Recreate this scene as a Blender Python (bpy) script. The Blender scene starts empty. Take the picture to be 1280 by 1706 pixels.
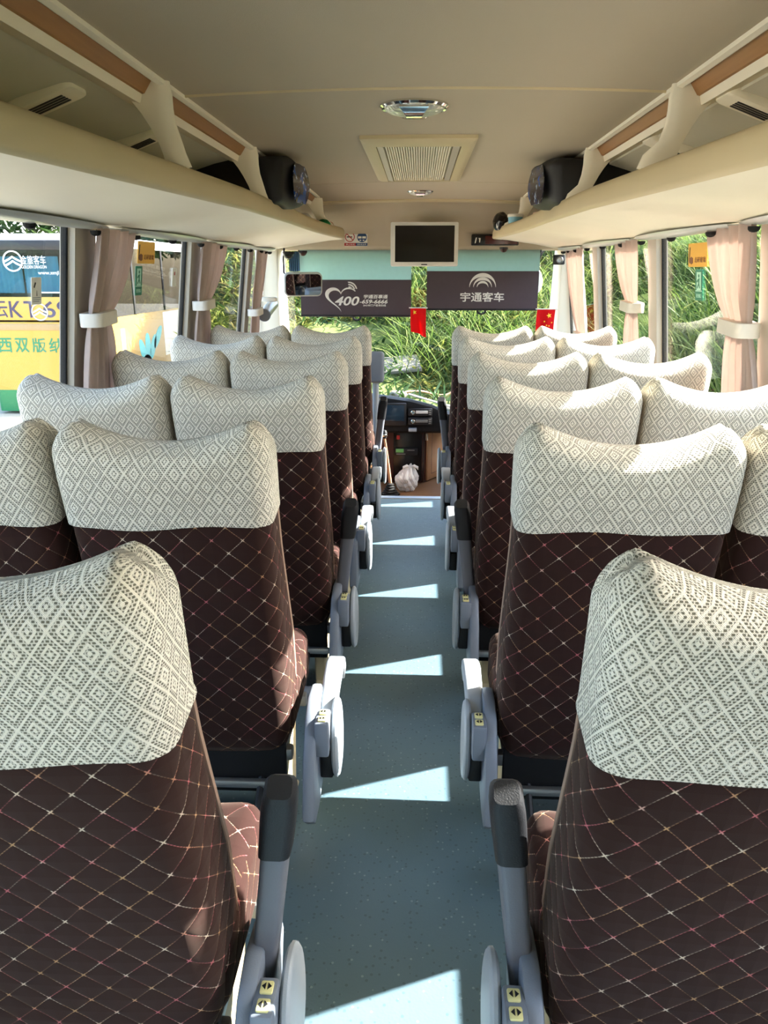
import bpy, bmesh, math, random
import numpy as np
from mathutils import Vector, Matrix

random.seed(7)
rng = np.random.default_rng(7)
SC = bpy.context.scene
COL = SC.collection
PI = math.pi

# ------------------------------------------------------------------ camera, sun, sky, exposure
cam_data = bpy.data.cameras.new('camera')
cam_data.sensor_fit = 'VERTICAL'
cam_data.sensor_height = 36.0
cam_data.lens = 1280.0 / 1706.0 * 36.0
cam_data.clip_start = 0.02
cam = bpy.data.objects.new('camera', cam_data)
COL.objects.link(cam)
cam.location = (0.0, 0.0, 1.46)
cam.rotation_euler = (PI / 2 - math.atan(403 / 1280), 0.0, math.radians(2.56))
SC.camera = cam

SUN_ELEV, SUN_AZ = math.radians(34.0), math.radians(15.0)
sun_vec = Vector((math.cos(SUN_ELEV) * math.cos(SUN_AZ), math.cos(SUN_ELEV) * math.sin(SUN_AZ), math.sin(SUN_ELEV)))
sd = bpy.data.lights.new('sun', 'SUN')
sd.energy = 16.0
sd.angle = math.radians(0.53)
sd.color = (1.0, 0.97, 0.91)
sun = bpy.data.objects.new('sun', sd)
COL.objects.link(sun)
sun.rotation_euler = sun_vec.to_track_quat('Z', 'Y').to_euler()
sun.location = (20, 5, 20)

world = bpy.data.worlds.new('sky')
SC.world = world
world.use_nodes = True
wn, wl = world.node_tree.nodes, world.node_tree.links
wn.clear()
w_out = wn.new('ShaderNodeOutputWorld')
w_bg = wn.new('ShaderNodeBackground')
w_sky = wn.new('ShaderNodeTexSky')
w_sky.sky_type = 'NISHITA'
w_sky.sun_disc = False
w_sky.sun_elevation = SUN_ELEV
w_sky.sun_rotation = math.radians(75)
w_sky.air_density = 1.0
w_sky.dust_density = 2.5
w_bg.inputs['Strength'].default_value = 0.58
wl.new(w_sky.outputs[0], w_bg.inputs[0])
wl.new(w_bg.outputs[0], w_out.inputs[0])

SC.view_settings.view_transform = 'Standard'
SC.view_settings.look = 'None'
SC.view_settings.gamma = 1.0
SC.view_settings.exposure = 1.46
SC.view_settings.use_curve_mapping = False
SC.cycles.diffuse_bounces = 8
SC.cycles.max_bounces = 16
SC.cycles.transparent_max_bounces = 16

# ------------------------------------------------------------------ materials
def lin(r, g, b):
    f = lambda c: (c / 12.92 if c <= 0.04045 else ((c + 0.055) / 1.055) ** 2.4)
    return (f(r / 255.0), f(g / 255.0), f(b / 255.0), 1.0)


class NT:
    """tiny node builder"""
    def __init__(self, name):
        self.m = bpy.data.materials.new(name)
        self.m.use_nodes = True
        self.n, self.l = self.m.node_tree.nodes, self.m.node_tree.links
        self.b = self.n['Principled BSDF']
        self.out = self.n['Material Output']

    def new(self, t, **kw):
        x = self.n.new(t)
        for k, v in kw.items():
            setattr(x, k, v)
        return x

    def math(self, op, a, b=None, c=None):
        x = self.n.new('ShaderNodeMath')
        x.operation = op
        for i, v in enumerate((a, b, c)):
            if v is None:
                continue
            if isinstance(v, (int, float)):
                x.inputs[i].default_value = v
            else:
                self.l.new(v, x.inputs[i])
        return x.outputs[0]

    def mix(self, f, a, b):
        x = self.n.new('ShaderNodeMix')
        x.data_type = 'RGBA'
        for i, v in ((0, f), (6, a), (7, b)):
            if isinstance(v, (int, float)):
                x.inputs[i].default_value = v
            elif isinstance(v, tuple):
                x.inputs[i].default_value = v
            else:
                self.l.new(v, x.inputs[i])
        return x.outputs[2]

    def step(self, v, lo, hi):
        x = self.n.new('ShaderNodeMapRange')
        x.interpolation_type = 'SMOOTHSTEP'
        self.l.new(v, x.inputs[0])
        x.inputs[1].default_value, x.inputs[2].default_value = lo, hi
        return x.outputs[0]

    def noise(self, vec, scale, detail=2.0):
        x = self.n.new('ShaderNodeTexNoise')
        x.inputs['Scale'].default_value = scale
        x.inputs['Detail'].default_value = detail
        if vec is not None:
            self.l.new(vec, x.inputs['Vector'])
        return x

    def bump(self, h, dist, strength=1.0):
        x = self.n.new('ShaderNodeBump')
        x.inputs['Distance'].default_value = dist
        x.inputs['Strength'].default_value = strength
        self.l.new(h, x.inputs['Height'])
        self.l.new(x.outputs[0], self.b.inputs['Normal'])

    def coord(self, which='Object'):
        return self.n.new('ShaderNodeTexCoord').outputs[which]

    def set(self, k, v):
        if hasattr(v, 'links') or hasattr(v, 'is_linked'):
            self.l.new(v, self.b.inputs[k])
        else:
            self.b.inputs[k].default_value = v


def plain(name, rgb, rough=0.5, metal=0.0, var=0.06, scale=14.0, bump=0.0, spec=0.5):
    """procedural paint / plastic: slight mottling and optional grain"""
    t = NT(name)
    co = t.coord()
    n = t.noise(co, scale, 3.0)
    c = lin(*rgb)
    d = tuple(x * (1 - var) for x in c[:3]) + (1,)
    e = tuple(min(1, x * (1 + var)) for x in c[:3]) + (1,)
    t.set('Base Color', t.mix(n.outputs[0], d, e))
    t.set('Roughness', rough)
    t.set('Metallic', metal)
    t.set('Specular IOR Level', spec)
    if bump:
        n2 = t.noise(co, 420.0, 2.0)
        t.bump(n2.outputs[0], bump)
    return t.m


def lattice(t, size):
    uv = t.new('ShaderNodeUVMap').outputs[0]
    s = t.new('ShaderNodeSeparateXYZ')
    t.l.new(uv, s.inputs[0])
    return uv, s.outputs[0], s.outputs[1]


def quilt_material():
    t = NT('quilted_brown_velour')
    uv, u, v = lattice(t, 0)
    wob = t.noise(uv, 9.0, 1.0)
    u2 = t.math('ADD', u, t.math('MULTIPLY', t.math('SUBTRACT', wob.outputs[0], 0.5), 0.010))
    S = 0.064
    p = t.math('DIVIDE', t.math('ADD', u2, v), S)
    q = t.math('DIVIDE', t.math('SUBTRACT', u2, v), S)
    tri = lambda x: t.math('ABSOLUTE', t.math('SUBTRACT', t.math('FRACT', t.math('ADD', x, 0.5)), 0.5))
    dp, dq = tri(p), tri(q)
    lp = t.math('SUBTRACT', 1.0, t.step(dp, 0.008, 0.022))
    lq = t.math('SUBTRACT', 1.0, t.step(dq, 0.008, 0.022))
    near_p = t.math('SUBTRACT', 1.0, t.step(dp, 0.07, 0.13))
    near_q = t.math('SUBTRACT', 1.0, t.step(dq, 0.07, 0.13))
    thick_p = t.math('SUBTRACT', 1.0, t.step(dp, 0.012, 0.034))
    thick_q = t.math('SUBTRACT', 1.0, t.step(dq, 0.012, 0.034))
    cross = t.math('MAXIMUM', t.math('MULTIPLY', thick_p, near_q), t.math('MULTIPLY', thick_q, near_p))
    # stitch dashes along each seam
    dash = t.math('GREATER_THAN', t.math('FRACT', t.math('DIVIDE', v, 0.0042)), 0.25)
    wear = t.noise(uv, 17.0, 2.0)
    wearm = t.math('ADD', 0.15, t.math('MULTIPLY', t.step(wear.outputs[0], 0.38, 0.62), 0.55))
    lines = t.math('MULTIPLY', t.math('MULTIPLY', t.math('MAXIMUM', lp, lq), dash), wearm)
    mask = t.math('MAXIMUM', lines, cross)
    tone = t.noise(uv, 11.0, 1.0)
    th = t.mix(t.step(tone.outputs[0], 0.42, 0.58), lin(178, 138, 98), lin(184, 98, 104))
    th = t.mix(t.step(t.noise(uv, 23.0, 1.0).outputs[0], 0.5, 0.62), th, lin(206, 186, 164))
    pile = t.noise(uv, 900.0, 2.0)
    base = t.mix(pile.outputs[0], lin(31, 13, 10), lin(49, 23, 18))
    t.set('Base Color', t.mix(mask, base, th))
    t.set('Roughness', 0.88)
    t.set('Specular IOR Level', 0.2)
    t.set('Sheen Weight', 0.14)
    t.set('Sheen Tint', lin(222, 198, 180))
    puff = t.math('POWER', t.math('MINIMUM', dp, dq), 0.4)
    h = t.math('ADD', puff, t.math('MULTIPLY', pile.outputs[0], 0.06))
    t.bump(h, 0.006, 0.55)
    return t.m


def lace_material(dim=1.0):
    t = NT('white_lace')
    uv, u, v = lattice(t, 0)
    a = t.math('DIVIDE', u, 0.041)
    b = t.math('DIVIDE', v, 0.055)
    tri = lambda x: t.math('ABSOLUTE', t.math('SUBTRACT', t.math('FRACT', x), 0.5))
    m = t.math('MULTIPLY', 2.0, t.math('MAXIMUM', tri(t.math('ADD', a, b)), tri(t.math('SUBTRACT', a, b))))   # 0 diamond centre .. 1 lattice line
    r1 = t.math('MULTIPLY', t.step(m, 0.50, 0.55), t.math('SUBTRACT', 1.0, t.step(m, 0.88, 0.93)))
    r2 = t.math('MULTIPLY', t.step(m, 0.12, 0.18), t.math('SUBTRACT', 1.0, t.step(m, 0.30, 0.36)))
    ringm = t.math('MAXIMUM', r1, r2)
    row = t.math('DIVIDE', v, 0.0042)
    shift = t.math('MULTIPLY', t.math('FLOOR', row), 0.5)
    fu = t.math('FRACT', t.math('ADD', t.math('DIVIDE', u, 0.0056), shift))
    fv = t.math('FRACT', row)
    cell = t.math('MULTIPLY', t.math('MULTIPLY', t.step(fu, 0.06, 0.2), t.math('SUBTRACT', 1.0, t.step(fu, 0.72, 0.86))),
                  t.math('MULTIPLY', t.step(fv, 0.06, 0.2), t.math('SUBTRACT', 1.0, t.step(fv, 0.68, 0.84))))
    hole = t.math('MULTIPLY', ringm, t.math('ADD', 0.22, t.math('MULTIPLY', cell, 0.78)))
    n = t.noise(uv, 60.0, 2.0)
    yarn = t.mix(n.outputs[0], lin(226, 218, 202), lin(244, 237, 223))
    t.set('Base Color', t.mix(t.math('MULTIPLY', hole, 0.9), yarn, lin(92, 88, 72)))
    t.set('Roughness', 0.9)
    t.set('Specular IOR Level', 0.15)
    fine = t.math('MULTIPLY', t.math('SINE', t.math('MULTIPLY', u, 2 * PI / 0.0025)), t.math('SINE', t.math('MULTIPLY', v, 2 * PI / 0.0023)))
    h = t.math('ADD', t.math('MULTIPLY', t.math('SUBTRACT', 1.0, hole), 1.0), t.math('MULTIPLY', fine, 0.2))
    t.bump(h, 0.0016, 0.8)
    return t.m


def floor_material():
    t = NT('blue_grey_vinyl')
    co = t.coord()
    n = t.noise(co, 3.0, 4.0)
    base = t.mix(n.outputs[0], lin(84, 110, 124), lin(98, 124, 137))
    vor = t.new('ShaderNodeTexVoronoi')
    vor.inputs['Scale'].default_value = 75.0
    t.l.new(co, vor.inputs['Vector'])
    pick = t.new('ShaderNodeSeparateColor')
    t.l.new(vor.outputs['Color'], pick.inputs[0])
    sp = t.math('MULTIPLY', t.math('LESS_THAN', vor.outputs['Distance'], 0.26), t.math('GREATER_THAN', pick.outputs[0], 0.62))
    sp2 = t.math('MULTIPLY', t.math('LESS_THAN', vor.outputs['Distance'], 0.22), t.math('LESS_THAN', pick.outputs[0], 0.2))
    c = t.mix(t.math('MULTIPLY', sp, 0.5), base, lin(60, 78, 88))
    c = t.mix(t.math('MULTIPLY', sp2, 0.35), c, lin(170, 190, 195))
    scuff = t.noise(co, 26.0, 3.0)
    t.set('Base Color', c)
    t.set('Roughness', t.math('ADD', 0.42, t.math('MULTIPLY', scuff.outputs[0], 0.16)))
    t.bump(t.noise(co, 160.0, 2.0).outputs[0], 0.0008, 0.5)
    return t.m


def wood_material(name, a, b, scale=6.0, axis='Y', rough=0.5):
    t = NT(name)
    co = t.coord()
    mp = t.new('ShaderNodeMapping')
    sc = {'X': (1, 18, 18), 'Y': (18, 1, 18), 'Z': (18, 18, 1)}[axis]
    mp.inputs['Scale'].default_value = sc
    t.l.new(co, mp.inputs[0])
    n = t.noise(mp.outputs[0], scale, 4.0)
    t.set('Base Color', t.mix(n.outputs[0], lin(*a), lin(*b)))
    t.set('Roughness', rough)
    return t.m


def glass_material(name, tint=(0.95, 0.96, 0.95), reflect=1.0):
    t = NT(name)
    t.n.remove(t.b)
    tr = t.new('ShaderNodeBsdfTransparent')
    tr.inputs[0].default_value = tint + (1,)
    gl = t.new('ShaderNodeBsdfGlossy')
    gl.inputs['Roughness'].default_value = 0.0
    fr = t.new('ShaderNodeLayerWeight')
    fr.inputs['Blend'].default_value = 0.5
    ms = t.new('ShaderNodeMixShader')
    schlick = t.math('ADD', 0.03, t.math('MULTIPLY', t.math('POWER', fr.outputs['Facing'], 5.0), 0.6))
    t.l.new(t.math('MULTIPLY', schlick, reflect), ms.inputs[0])
    t.l.new(tr.outputs[0], ms.inputs[1])
    t.l.new(gl.outputs[0], ms.inputs[2])
    t.l.new(ms.outputs[0], t.out.inputs[0])
    return t.m


def cloth_material(name, rgb, trans=0.0, wscale=700.0):
    t = NT(name)
    co = t.coord()
    n = t.noise(co, 30.0, 3.0)
    c = lin(*rgb)
    d = tuple(x * 0.9 for x in c[:3]) + (1,)
    col = t.mix(n.outputs[0], d, c)
    t.set('Base Color', col)
    t.set('Roughness', 0.85)
    t.set('Specular IOR Level', 0.2)
    t.bump(t.noise(co, wscale, 2.0).outputs[0], 0.0006, 0.5)
    if trans:
        tl = t.new('ShaderNodeBsdfTranslucent')
        t.l.new(col, tl.inputs[0])
        ms = t.new('ShaderNodeMixShader')
        ms.inputs[0].default_value = trans
        t.l.new(t.b.outputs[0], ms.inputs[1])
        t.l.new(tl.outputs[0], ms.inputs[2])
        t.l.new(ms.outputs[0], t.out.inputs[0])
    return t.m


def leaf_material(name, cols, trans=0.35):
    t = NT(name)
    g = t.new('ShaderNodeNewGeometry')
    r = t.new('ShaderNodeValToRGB')
    t.l.new(g.outputs['Random Per Island'], r.inputs[0])
    el = r.color_ramp.elements
    while len(el) < len(cols):
        el.new(0.5)
    for i, c in enumerate(cols):
        el[i].position = i / (len(cols) - 1)
        el[i].color = lin(*c)
    t.set('Base Color', r.outputs[0])
    t.set('Roughness', 0.6)
    t.set('Specular IOR Level', 0.25)
    tl = t.new('ShaderNodeBsdfTranslucent')
    t.l.new(r.outputs[0], tl.inputs[0])
    ms = t.new('ShaderNodeMixShader')
    ms.inputs[0].default_value = trans
    t.l.new(t.b.outputs[0], ms.inputs[1])
    t.l.new(tl.outputs[0], ms.inputs[2])
    t.l.new(ms.outputs[0], t.out.inputs[0])
    return t.m


M = {}
M['quilt'] = quilt_material()
M['lace'] = lace_material()
M['lace_plain'] = plain('lace_piping', (222, 220, 208), 0.9, var=0.1, scale=200, bump=0.002, spec=0.1)
M['floor'] = floor_material()
M['ceil'] = plain('beige_ceiling_lining', (186, 174, 152), 0.75, var=0.03, scale=3.0, bump=0.0004, spec=0.25)
M['cream'] = plain('cream_moulded_plastic', (243, 236, 216), 0.55, var=0.03, scale=4.0, spec=0.35)
M['beige'] = plain('beige_moulded_plastic', (204, 188, 150), 0.5, var=0.04, scale=5.0, spec=0.35)
M['duct'] = plain('grey_green_duct_panel', (206, 202, 184), 0.6, var=0.03, scale=5.0, spec=0.3)
M['wall'] = plain('warm_grey_wall_panel', (178, 170, 156), 0.6, var=0.03, scale=6.0, spec=0.3)
M['woodstrip'] = wood_material('light_brown_wood_strip', (150, 104, 56), (170, 122, 70))
M['pelmet'] = plain('silver_grey_plastic', (176, 180, 178), 0.28, var=0.03, scale=9.0, spec=0.6)
M['grey'] = plain('light_grey_plastic', (168, 176, 182), 0.42, var=0.04, scale=30.0, bump=0.0003)
M['midgrey'] = plain('blue_grey_plastic', (122, 130, 142), 0.45, var=0.05, scale=30.0, bump=0.0003)
M['armgrey'] = plain('grey_arm_plastic', (104, 107, 116), 0.42, var=0.08, scale=22.0, bump=0.0003)
M['dark'] = plain('black_textured_plastic', (25, 26, 30), 0.5, var=0.1, scale=60.0, bump=0.0006)
M['black'] = plain('black_gloss_plastic', (14, 14, 16), 0.25, var=0.1, scale=20.0)
M['screen'] = plain('dark_glass_screen', (9, 9, 11), 0.12, var=0.05, scale=3.0)
M['rubber'] = plain('black_rubber_gasket', (9, 9, 10), 0.85, var=0.1, scale=40.0)
M['metal'] = plain('brushed_aluminium', (190, 192, 192), 0.35, 0.9, var=0.05, scale=30.0)
M['steel'] = plain('dull_steel_tube', (150, 152, 152), 0.4, 0.8, var=0.08, scale=30.0)
M['chrome'] = plain('chrome', (225, 225, 222), 0.08, 1.0, var=0.02, scale=5.0)
M['white'] = plain('white_plastic', (226, 224, 216), 0.4, var=0.03, scale=8.0)
M['glass'] = glass_material('window_glass')
M['tint'] = glass_material('dark_tinted_glass', (0.13, 0.18, 0.19), 1.3)
M['reartint'] = glass_material('pale_tinted_glass', (0.62, 0.72, 0.74), 1.0)
M['curtain'] = cloth_material('pinkish_taupe_curtain_cloth', (208, 190, 181), 0.42)
M['tie'] = cloth_material('pale_curtain_band', (222, 216, 206))
M['teal'] = cloth_material('teal_blind_cloth', (184, 212, 208), 0.5)
M['blind'] = cloth_material('dark_plum_grey_blind_cloth', (84, 74, 80), 0.03)
M['print'] = plain('pale_grey_print', (226, 224, 220), 0.7, var=0.02)
M['red'] = cloth_material('red_flag_cloth', (222, 30, 34), 0.45)
M['yellow'] = plain('flag_yellow', (250, 205, 60), 0.7, var=0.02)
M['brownwood'] = wood_material('dark_red_brown_veneer', (60, 24, 18), (84, 36, 26), axis='Z')
M['lightwood'] = wood_material('light_oak_veneer', (176, 132, 92), (196, 152, 110), axis='Z')
M['stepwood'] = wood_material('brown_wood_grain_vinyl', (110, 78, 52), (140, 102, 68), axis='X')
M['mirror'] = plain('mirror_glass', (215, 222, 225), 0.02, 1.0, var=0.01)


# ------------------------------------------------------------------ mesh helpers
class MB:
    def __init__(self):
        self.v, self.f, self.uv = [], [], []        # uv: per-face list of loop uvs or None

    def add(self, vs, fs, uvs=None, T=None):
        o = len(self.v)
        self.v += [tuple(T @ Vector(p)) if T else tuple(p) for p in vs]
        for i, f in enumerate(fs):
            self.f.append([o + k for k in f])
            self.uv.append(uvs[i] if uvs else None)
        return self

    def bm(self, b, T=None):
        b.verts.index_update()
        self.add([v.co.copy() for v in b.verts], [[v.index for v in f.verts] for f in b.faces], None, T)
        b.free()
        return self

    def box(self, x0, x1, y0, y1, z0, z1, bev=0.0, seg=2, T=None):
        b = bmesh.new()
        bmesh.ops.create_cube(b, size=1.0)
        for v in b.verts:
            v.co = Vector(((x0 + x1) / 2 + v.co.x * (x1 - x0), (y0 + y1) / 2 + v.co.y * (y1 - y0), (z0 + z1) / 2 + v.co.z * (z1 - z0)))
        if bev:
            bmesh.ops.bevel(b, geom=b.edges[:], offset=bev, segments=seg, affect='EDGES', profile=0.5)
        return self.bm(b, T)

    def prism(self, pts, axis, a0, a1, bev=0.0, seg=2, T=None):
        """2-D outline extruded along an axis. axis x: pts are (y,z); y: (x,z); z: (x,y)"""
        def P(p, a):
            return {'x': (a, p[0], p[1]), 'y': (p[0], a, p[1]), 'z': (p[0], p[1], a)}[axis]
        b = bmesh.new()
        lo = [b.verts.new(P(p, a0)) for p in pts]
        hi = [b.verts.new(P(p, a1)) for p in pts]
        n = len(pts)
        f0 = b.faces.new(lo)
        f1 = b.faces.new(hi)
        for i in range(n):
            b.faces.new((lo[i], lo[(i + 1) % n], hi[(i + 1) % n], hi[i]))
        bmesh.ops.recalc_face_normals(b, faces=b.faces[:])
        if bev:
            es = list({e for f in (f0, f1) for e in f.edges})
            bmesh.ops.bevel(b, geom=es, offset=bev, segments=seg, affect='EDGES', profile=0.5)
        return self.bm(b, T)

    def tube(self, pts, r, n=8, cap=True, T=None):
        pts = [Vector(p) for p in pts]
        rs = r if isinstance(r, (list, tuple)) else [r] * len(pts)
        vs, fs = [], []
        up = Vector((0, 0, 1))
        for i, p in enumerate(pts):
            d = (pts[min(i + 1, len(pts) - 1)] - pts[max(i - 1, 0)]).normalized()
            a = d.cross(up)
            if a.length < 1e-3:
                a = d.cross(Vector((1, 0, 0)))
            a.normalize()
            c = a.cross(d)
            for k in range(n):
                t = 2 * PI * k / n
                vs.append(p + (a * math.cos(t) + c * math.sin(t)) * rs[i])
        for i in range(len(pts) - 1):
            for k in range(n):
                k2 = (k + 1) % n
                fs.append([i * n + k, i * n + k2, (i + 1) * n + k2, (i + 1) * n + k])
        if cap:
            fs.append(list(range(n))[::-1])
            fs.append([(len(pts) - 1) * n + k for k in range(n)])
        return self.add(vs, fs, None, T)

    def lathe(self, prof, n=32, T=None, cap=True):
        vs, fs = [], []
        for (r, z) in prof:
            for k in range(n):
                t = 2 * PI * k / n
                vs.append((r * math.cos(t), r * math.sin(t), z))
        for i in range(len(prof) - 1):
            for k in range(n):
                k2 = (k + 1) % n
                fs.append([i * n + k, i * n + k2, (i + 1) * n + k2, (i + 1) * n + k])
        if cap:
            fs.append(list(range(n))[::-1])
            fs.append([(len(prof) - 1) * n + k for k in range(n)])
        return self.add(vs, fs, None, T)

    def loft(self, rings, closed=True, cap0=True, cap1=True, uvs=None, T=None):
        n = len(rings[0])
        vs = [p for r in rings for p in r]
        fs, fu = [], []
        for i in range(len(rings) - 1):
            for k in range(n if closed else n - 1):
                k2 = (k + 1) % n
                fs.append([i * n + k, i * n + k2, (i + 1) * n + k2, (i + 1) * n + k])
                if uvs:
                    fu.append([uvs[i][k], uvs[i][k + 1], uvs[i + 1][k + 1], uvs[i + 1][k]])
        if cap0:
            fs.append(list(range(n))[::-1])
            fu.append(None)
        if cap1:
            fs.append([(len(rings) - 1) * n + k for k in range(n)])
            fu.append(None)
        return self.add(vs, fs, fu if uvs else None, T)

    def mesh(self, name, smooth=35.0):
        me = bpy.data.meshes.new(name)
        me.from_pydata(self.v, [], self.f)
        uvl = me.uv_layers.new(name='UVMap')
        co = self.v
        k = 0
        for fi, f in enumerate(self.f):
            u = self.uv[fi]
            if u is None:
                nrm = me.polygons[fi].normal
                ax = max(range(3), key=lambda i: abs(nrm[i]))
                a, b = {0: (1, 2), 1: (0, 2), 2: (0, 1)}[ax]
                u = [(co[j][a], co[j][b]) for j in f]
            for q in u:
                uvl.data[k].uv = q
                k += 1
        if smooth:
            me.shade_smooth()
            me.set_sharp_from_angle(angle=math.radians(smooth))
        me.update()
        return me


def link(name, me, mat, parent=None, loc=(0, 0, 0), rot=(0, 0, 0)):
    o = bpy.data.objects.new(name, me)
    COL.objects.link(o)
    if mat is not None:
        if len(o.data.materials) == 0:
            o.data.materials.append(M[mat] if isinstance(mat, str) else mat)
    o.location, o.rotation_euler = loc, rot
    if parent:
        o.parent = parent
    return o


def obj(name, mb, mat, parent=None, loc=(0, 0, 0), rot=(0, 0, 0), smooth=35.0):
    b = bmesh.new()
    me = mb.mesh(name, None)
    b.from_mesh(me)
    bmesh.ops.recalc_face_normals(b, faces=b.faces[:])
    b.to_mesh(me)
    b.free()
    if smooth:
        me.shade_smooth()
        me.set_sharp_from_angle(angle=math.radians(smooth))
    return link(name, me, mat, parent, loc, rot)


def tag(o, label, cat, group=None, kind=None):
    o['label'] = label
    o['category'] = cat
    if group:
        o['group'] = group
    if kind:
        o['kind'] = kind
    return o


def struct(o, label=None):
    o['kind'] = 'structure'
    if label:
        o['label'] = label
    return o


def thing(name, label, cat, loc=(0, 0, 0), rz=0.0, group=None):
    o = bpy.data.objects.new(name, None)
    o.empty_display_size = 0.05
    COL.objects.link(o)
    o.location, o.rotation_euler = loc, (0, 0, rz)
    return tag(o, label, cat, group)


def copy_tree(src, parent=None):
    c = src.copy()
    COL.objects.link(c)
    if parent:
        c.parent = parent
    for ch in list(src.children):
        copy_tree(ch, c)
    return c


def text_mesh(s, width=None, height=None, depth=0.002, bold=0.0, shear=0.0, spacing=1.0):
    """lettering as a solid mesh in the x-y plane, centred on the origin, fitted to width / height"""
    cu = bpy.data.curves.new('lettering', 'FONT')
    cu.body = s
    cu.extrude = 0.02
    cu.offset = bold
    cu.shear = shear
    cu.space_character = spacing
    cu.resolution_u = 3
    o = bpy.data.objects.new('lettering', cu)
    COL.objects.link(o)
    bpy.context.view_layer.update()
    dg = bpy.context.evaluated_depsgraph_get()
    me = bpy.data.meshes.new_from_object(o.evaluated_get(dg))
    bpy.data.objects.remove(o)
    n = len(me.vertices)
    co = np.empty(n * 3)
    me.vertices.foreach_get('co', co)
    co = co.reshape(-1, 3)
    lo, hi = co.min(0), co.max(0)
    sx = width / (hi[0] - lo[0]) if width else None
    sy = height / (hi[1] - lo[1]) if height else None
    sx = sx or sy
    sy = sy or sx
    co[:, 0] = (co[:, 0] - (lo[0] + hi[0]) / 2) * sx
    co[:, 1] = (co[:, 1] - (lo[1] + hi[1]) / 2) * sy
    co[:, 2] = co[:, 2] / 0.04 * depth
    me.vertices.foreach_set('co', co.ravel())
    me.materials.clear()
    me.update()
    return me


FACE_BACK = (PI / 2, 0, 0)        # lettering that faces -y (the rear of the coach)
ZUP = Matrix.Rotation(PI / 2, 4, 'X')


def arc(cx, cy, r, a0, a1, n=12, ry=None):
    ry = ry or r
    return [(cx + r * math.cos(a0 + (a1 - a0) * i / n), cy + ry * math.sin(a0 + (a1 - a0) * i / n)) for i in range(n + 1)]


def band(mb, outer, inner, axis, a0, a1, T=None):
    """flat open band between two matching polylines, extruded"""
    n = len(outer)
    def P(p, a):
        return {'x': (a, p[0], p[1]), 'y': (p[0], a, p[1]), 'z': (p[0], p[1], a)}[axis]
    rings = []
    for i in range(n):
        rings.append([P(outer[i], a0), P(outer[i], a1), P(inner[i], a1), P(inner[i], a0)])
    return mb.loft(rings, True, True, True, None, T)


def rrect(w, h, r, n=5):
    pts = []
    for cx, cy, a in ((w / 2 - r, h / 2 - r, 0), (-w / 2 + r, h / 2 - r, PI / 2), (-w / 2 + r, -h / 2 + r, PI), (w / 2 - r, -h / 2 + r, 1.5 * PI)):
        for i in range(n + 1):
            t = a + PI / 2 * i / n
            pts.append((cx + r * math.cos(t), cy + r * math.sin(t)))
    return pts


# ------------------------------------------------------------------ coach shell
Y0, Y1 = -1.3, 6.75          # rear and front ends of the shell
def xl(z):                   # left wall leans in towards the roof
    return -(1.20 + (1.59 - z) * 0.13) if z > 0.75 else -1.31
def xr(z):
    return 1.12 + (1.58 - z) * 0.11 if z > 0.70 else 1.22

STEP_Y = 4.975
fl = MB().box(-1.4, 1.35, Y0, STEP_Y, -0.06, 0.0)
struct(obj('floor', fl, 'floor', smooth=0))
lower = MB().box(-1.4, 1.35, STEP_Y, 7.2, -0.31, -0.25)
struct(obj('floor', lower, 'stepwood', smooth=0), 'brown wood grain floor of the sunken front step')
riser = MB().box(-1.4, 1.35, STEP_Y - 0.03, STEP_Y, -0.25, -0.062)
struct(obj('trim_1', riser, 'dark', smooth=0))
edge = MB().prism([(STEP_Y - 0.045, 0.0), (STEP_Y - 0.04, 0.004), (STEP_Y + 0.012, 0.004), (STEP_Y + 0.012, -0.03), (STEP_Y, -0.03), (STEP_Y, 0.0)], 'x', -0.9, 0.9)
struct(obj('trim_2', edge, 'metal', smooth=0), 'metal edge strip across the end of the aisle floor')

# ceiling: gently arched lining, one solid slab with seams
def ceil_z(x):
    return 1.955 - 0.016 * (x / 0.7) ** 2
def ceiling_section(y, dz=0.0):
    xs = [-0.71 + 1.42 * i / 28 for i in range(29)]
    return [(x, y, ceil_z(x) + dz) for x in xs] + [(1.36, y, 1.99 + dz), (1.36, y, 2.16), (-1.36, y, 2.16), (-1.36, y, 1.99 + dz)]
rings = []
for (y, dz) in [(Y0, 0), (0.6, 0), (2.443, 0), (2.445, 0.006), (2.452, 0.006), (2.454, 0), (3.6, 0), (4.88, 0), (4.882, 0.006), (4.89, 0.006), (4.892, 0.0), (5.3, -0.002), (5.55, -0.006), (5.72, -0.02), (5.78, -0.03)]:
    rings.append(ceiling_section(y, dz))
struct(obj('ceiling', MB().loft(rings), 'ceil'))
bead = MB()
bead_r = []
for i in range(25):
    x = -0.69 + 1.38 * i / 24
    z = ceil_z(x)
    bead_r.append([(x, 2.436, z + 0.004), (x, 2.439, z - 0.003), (x, 2.445, z - 0.0055), (x, 2.451, z - 0.003), (x, 2.454, z + 0.004)])
struct(obj('trim_28', bead.loft(bead_r), 'beige'), 'beige bead over the joint across the ceiling')
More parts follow.
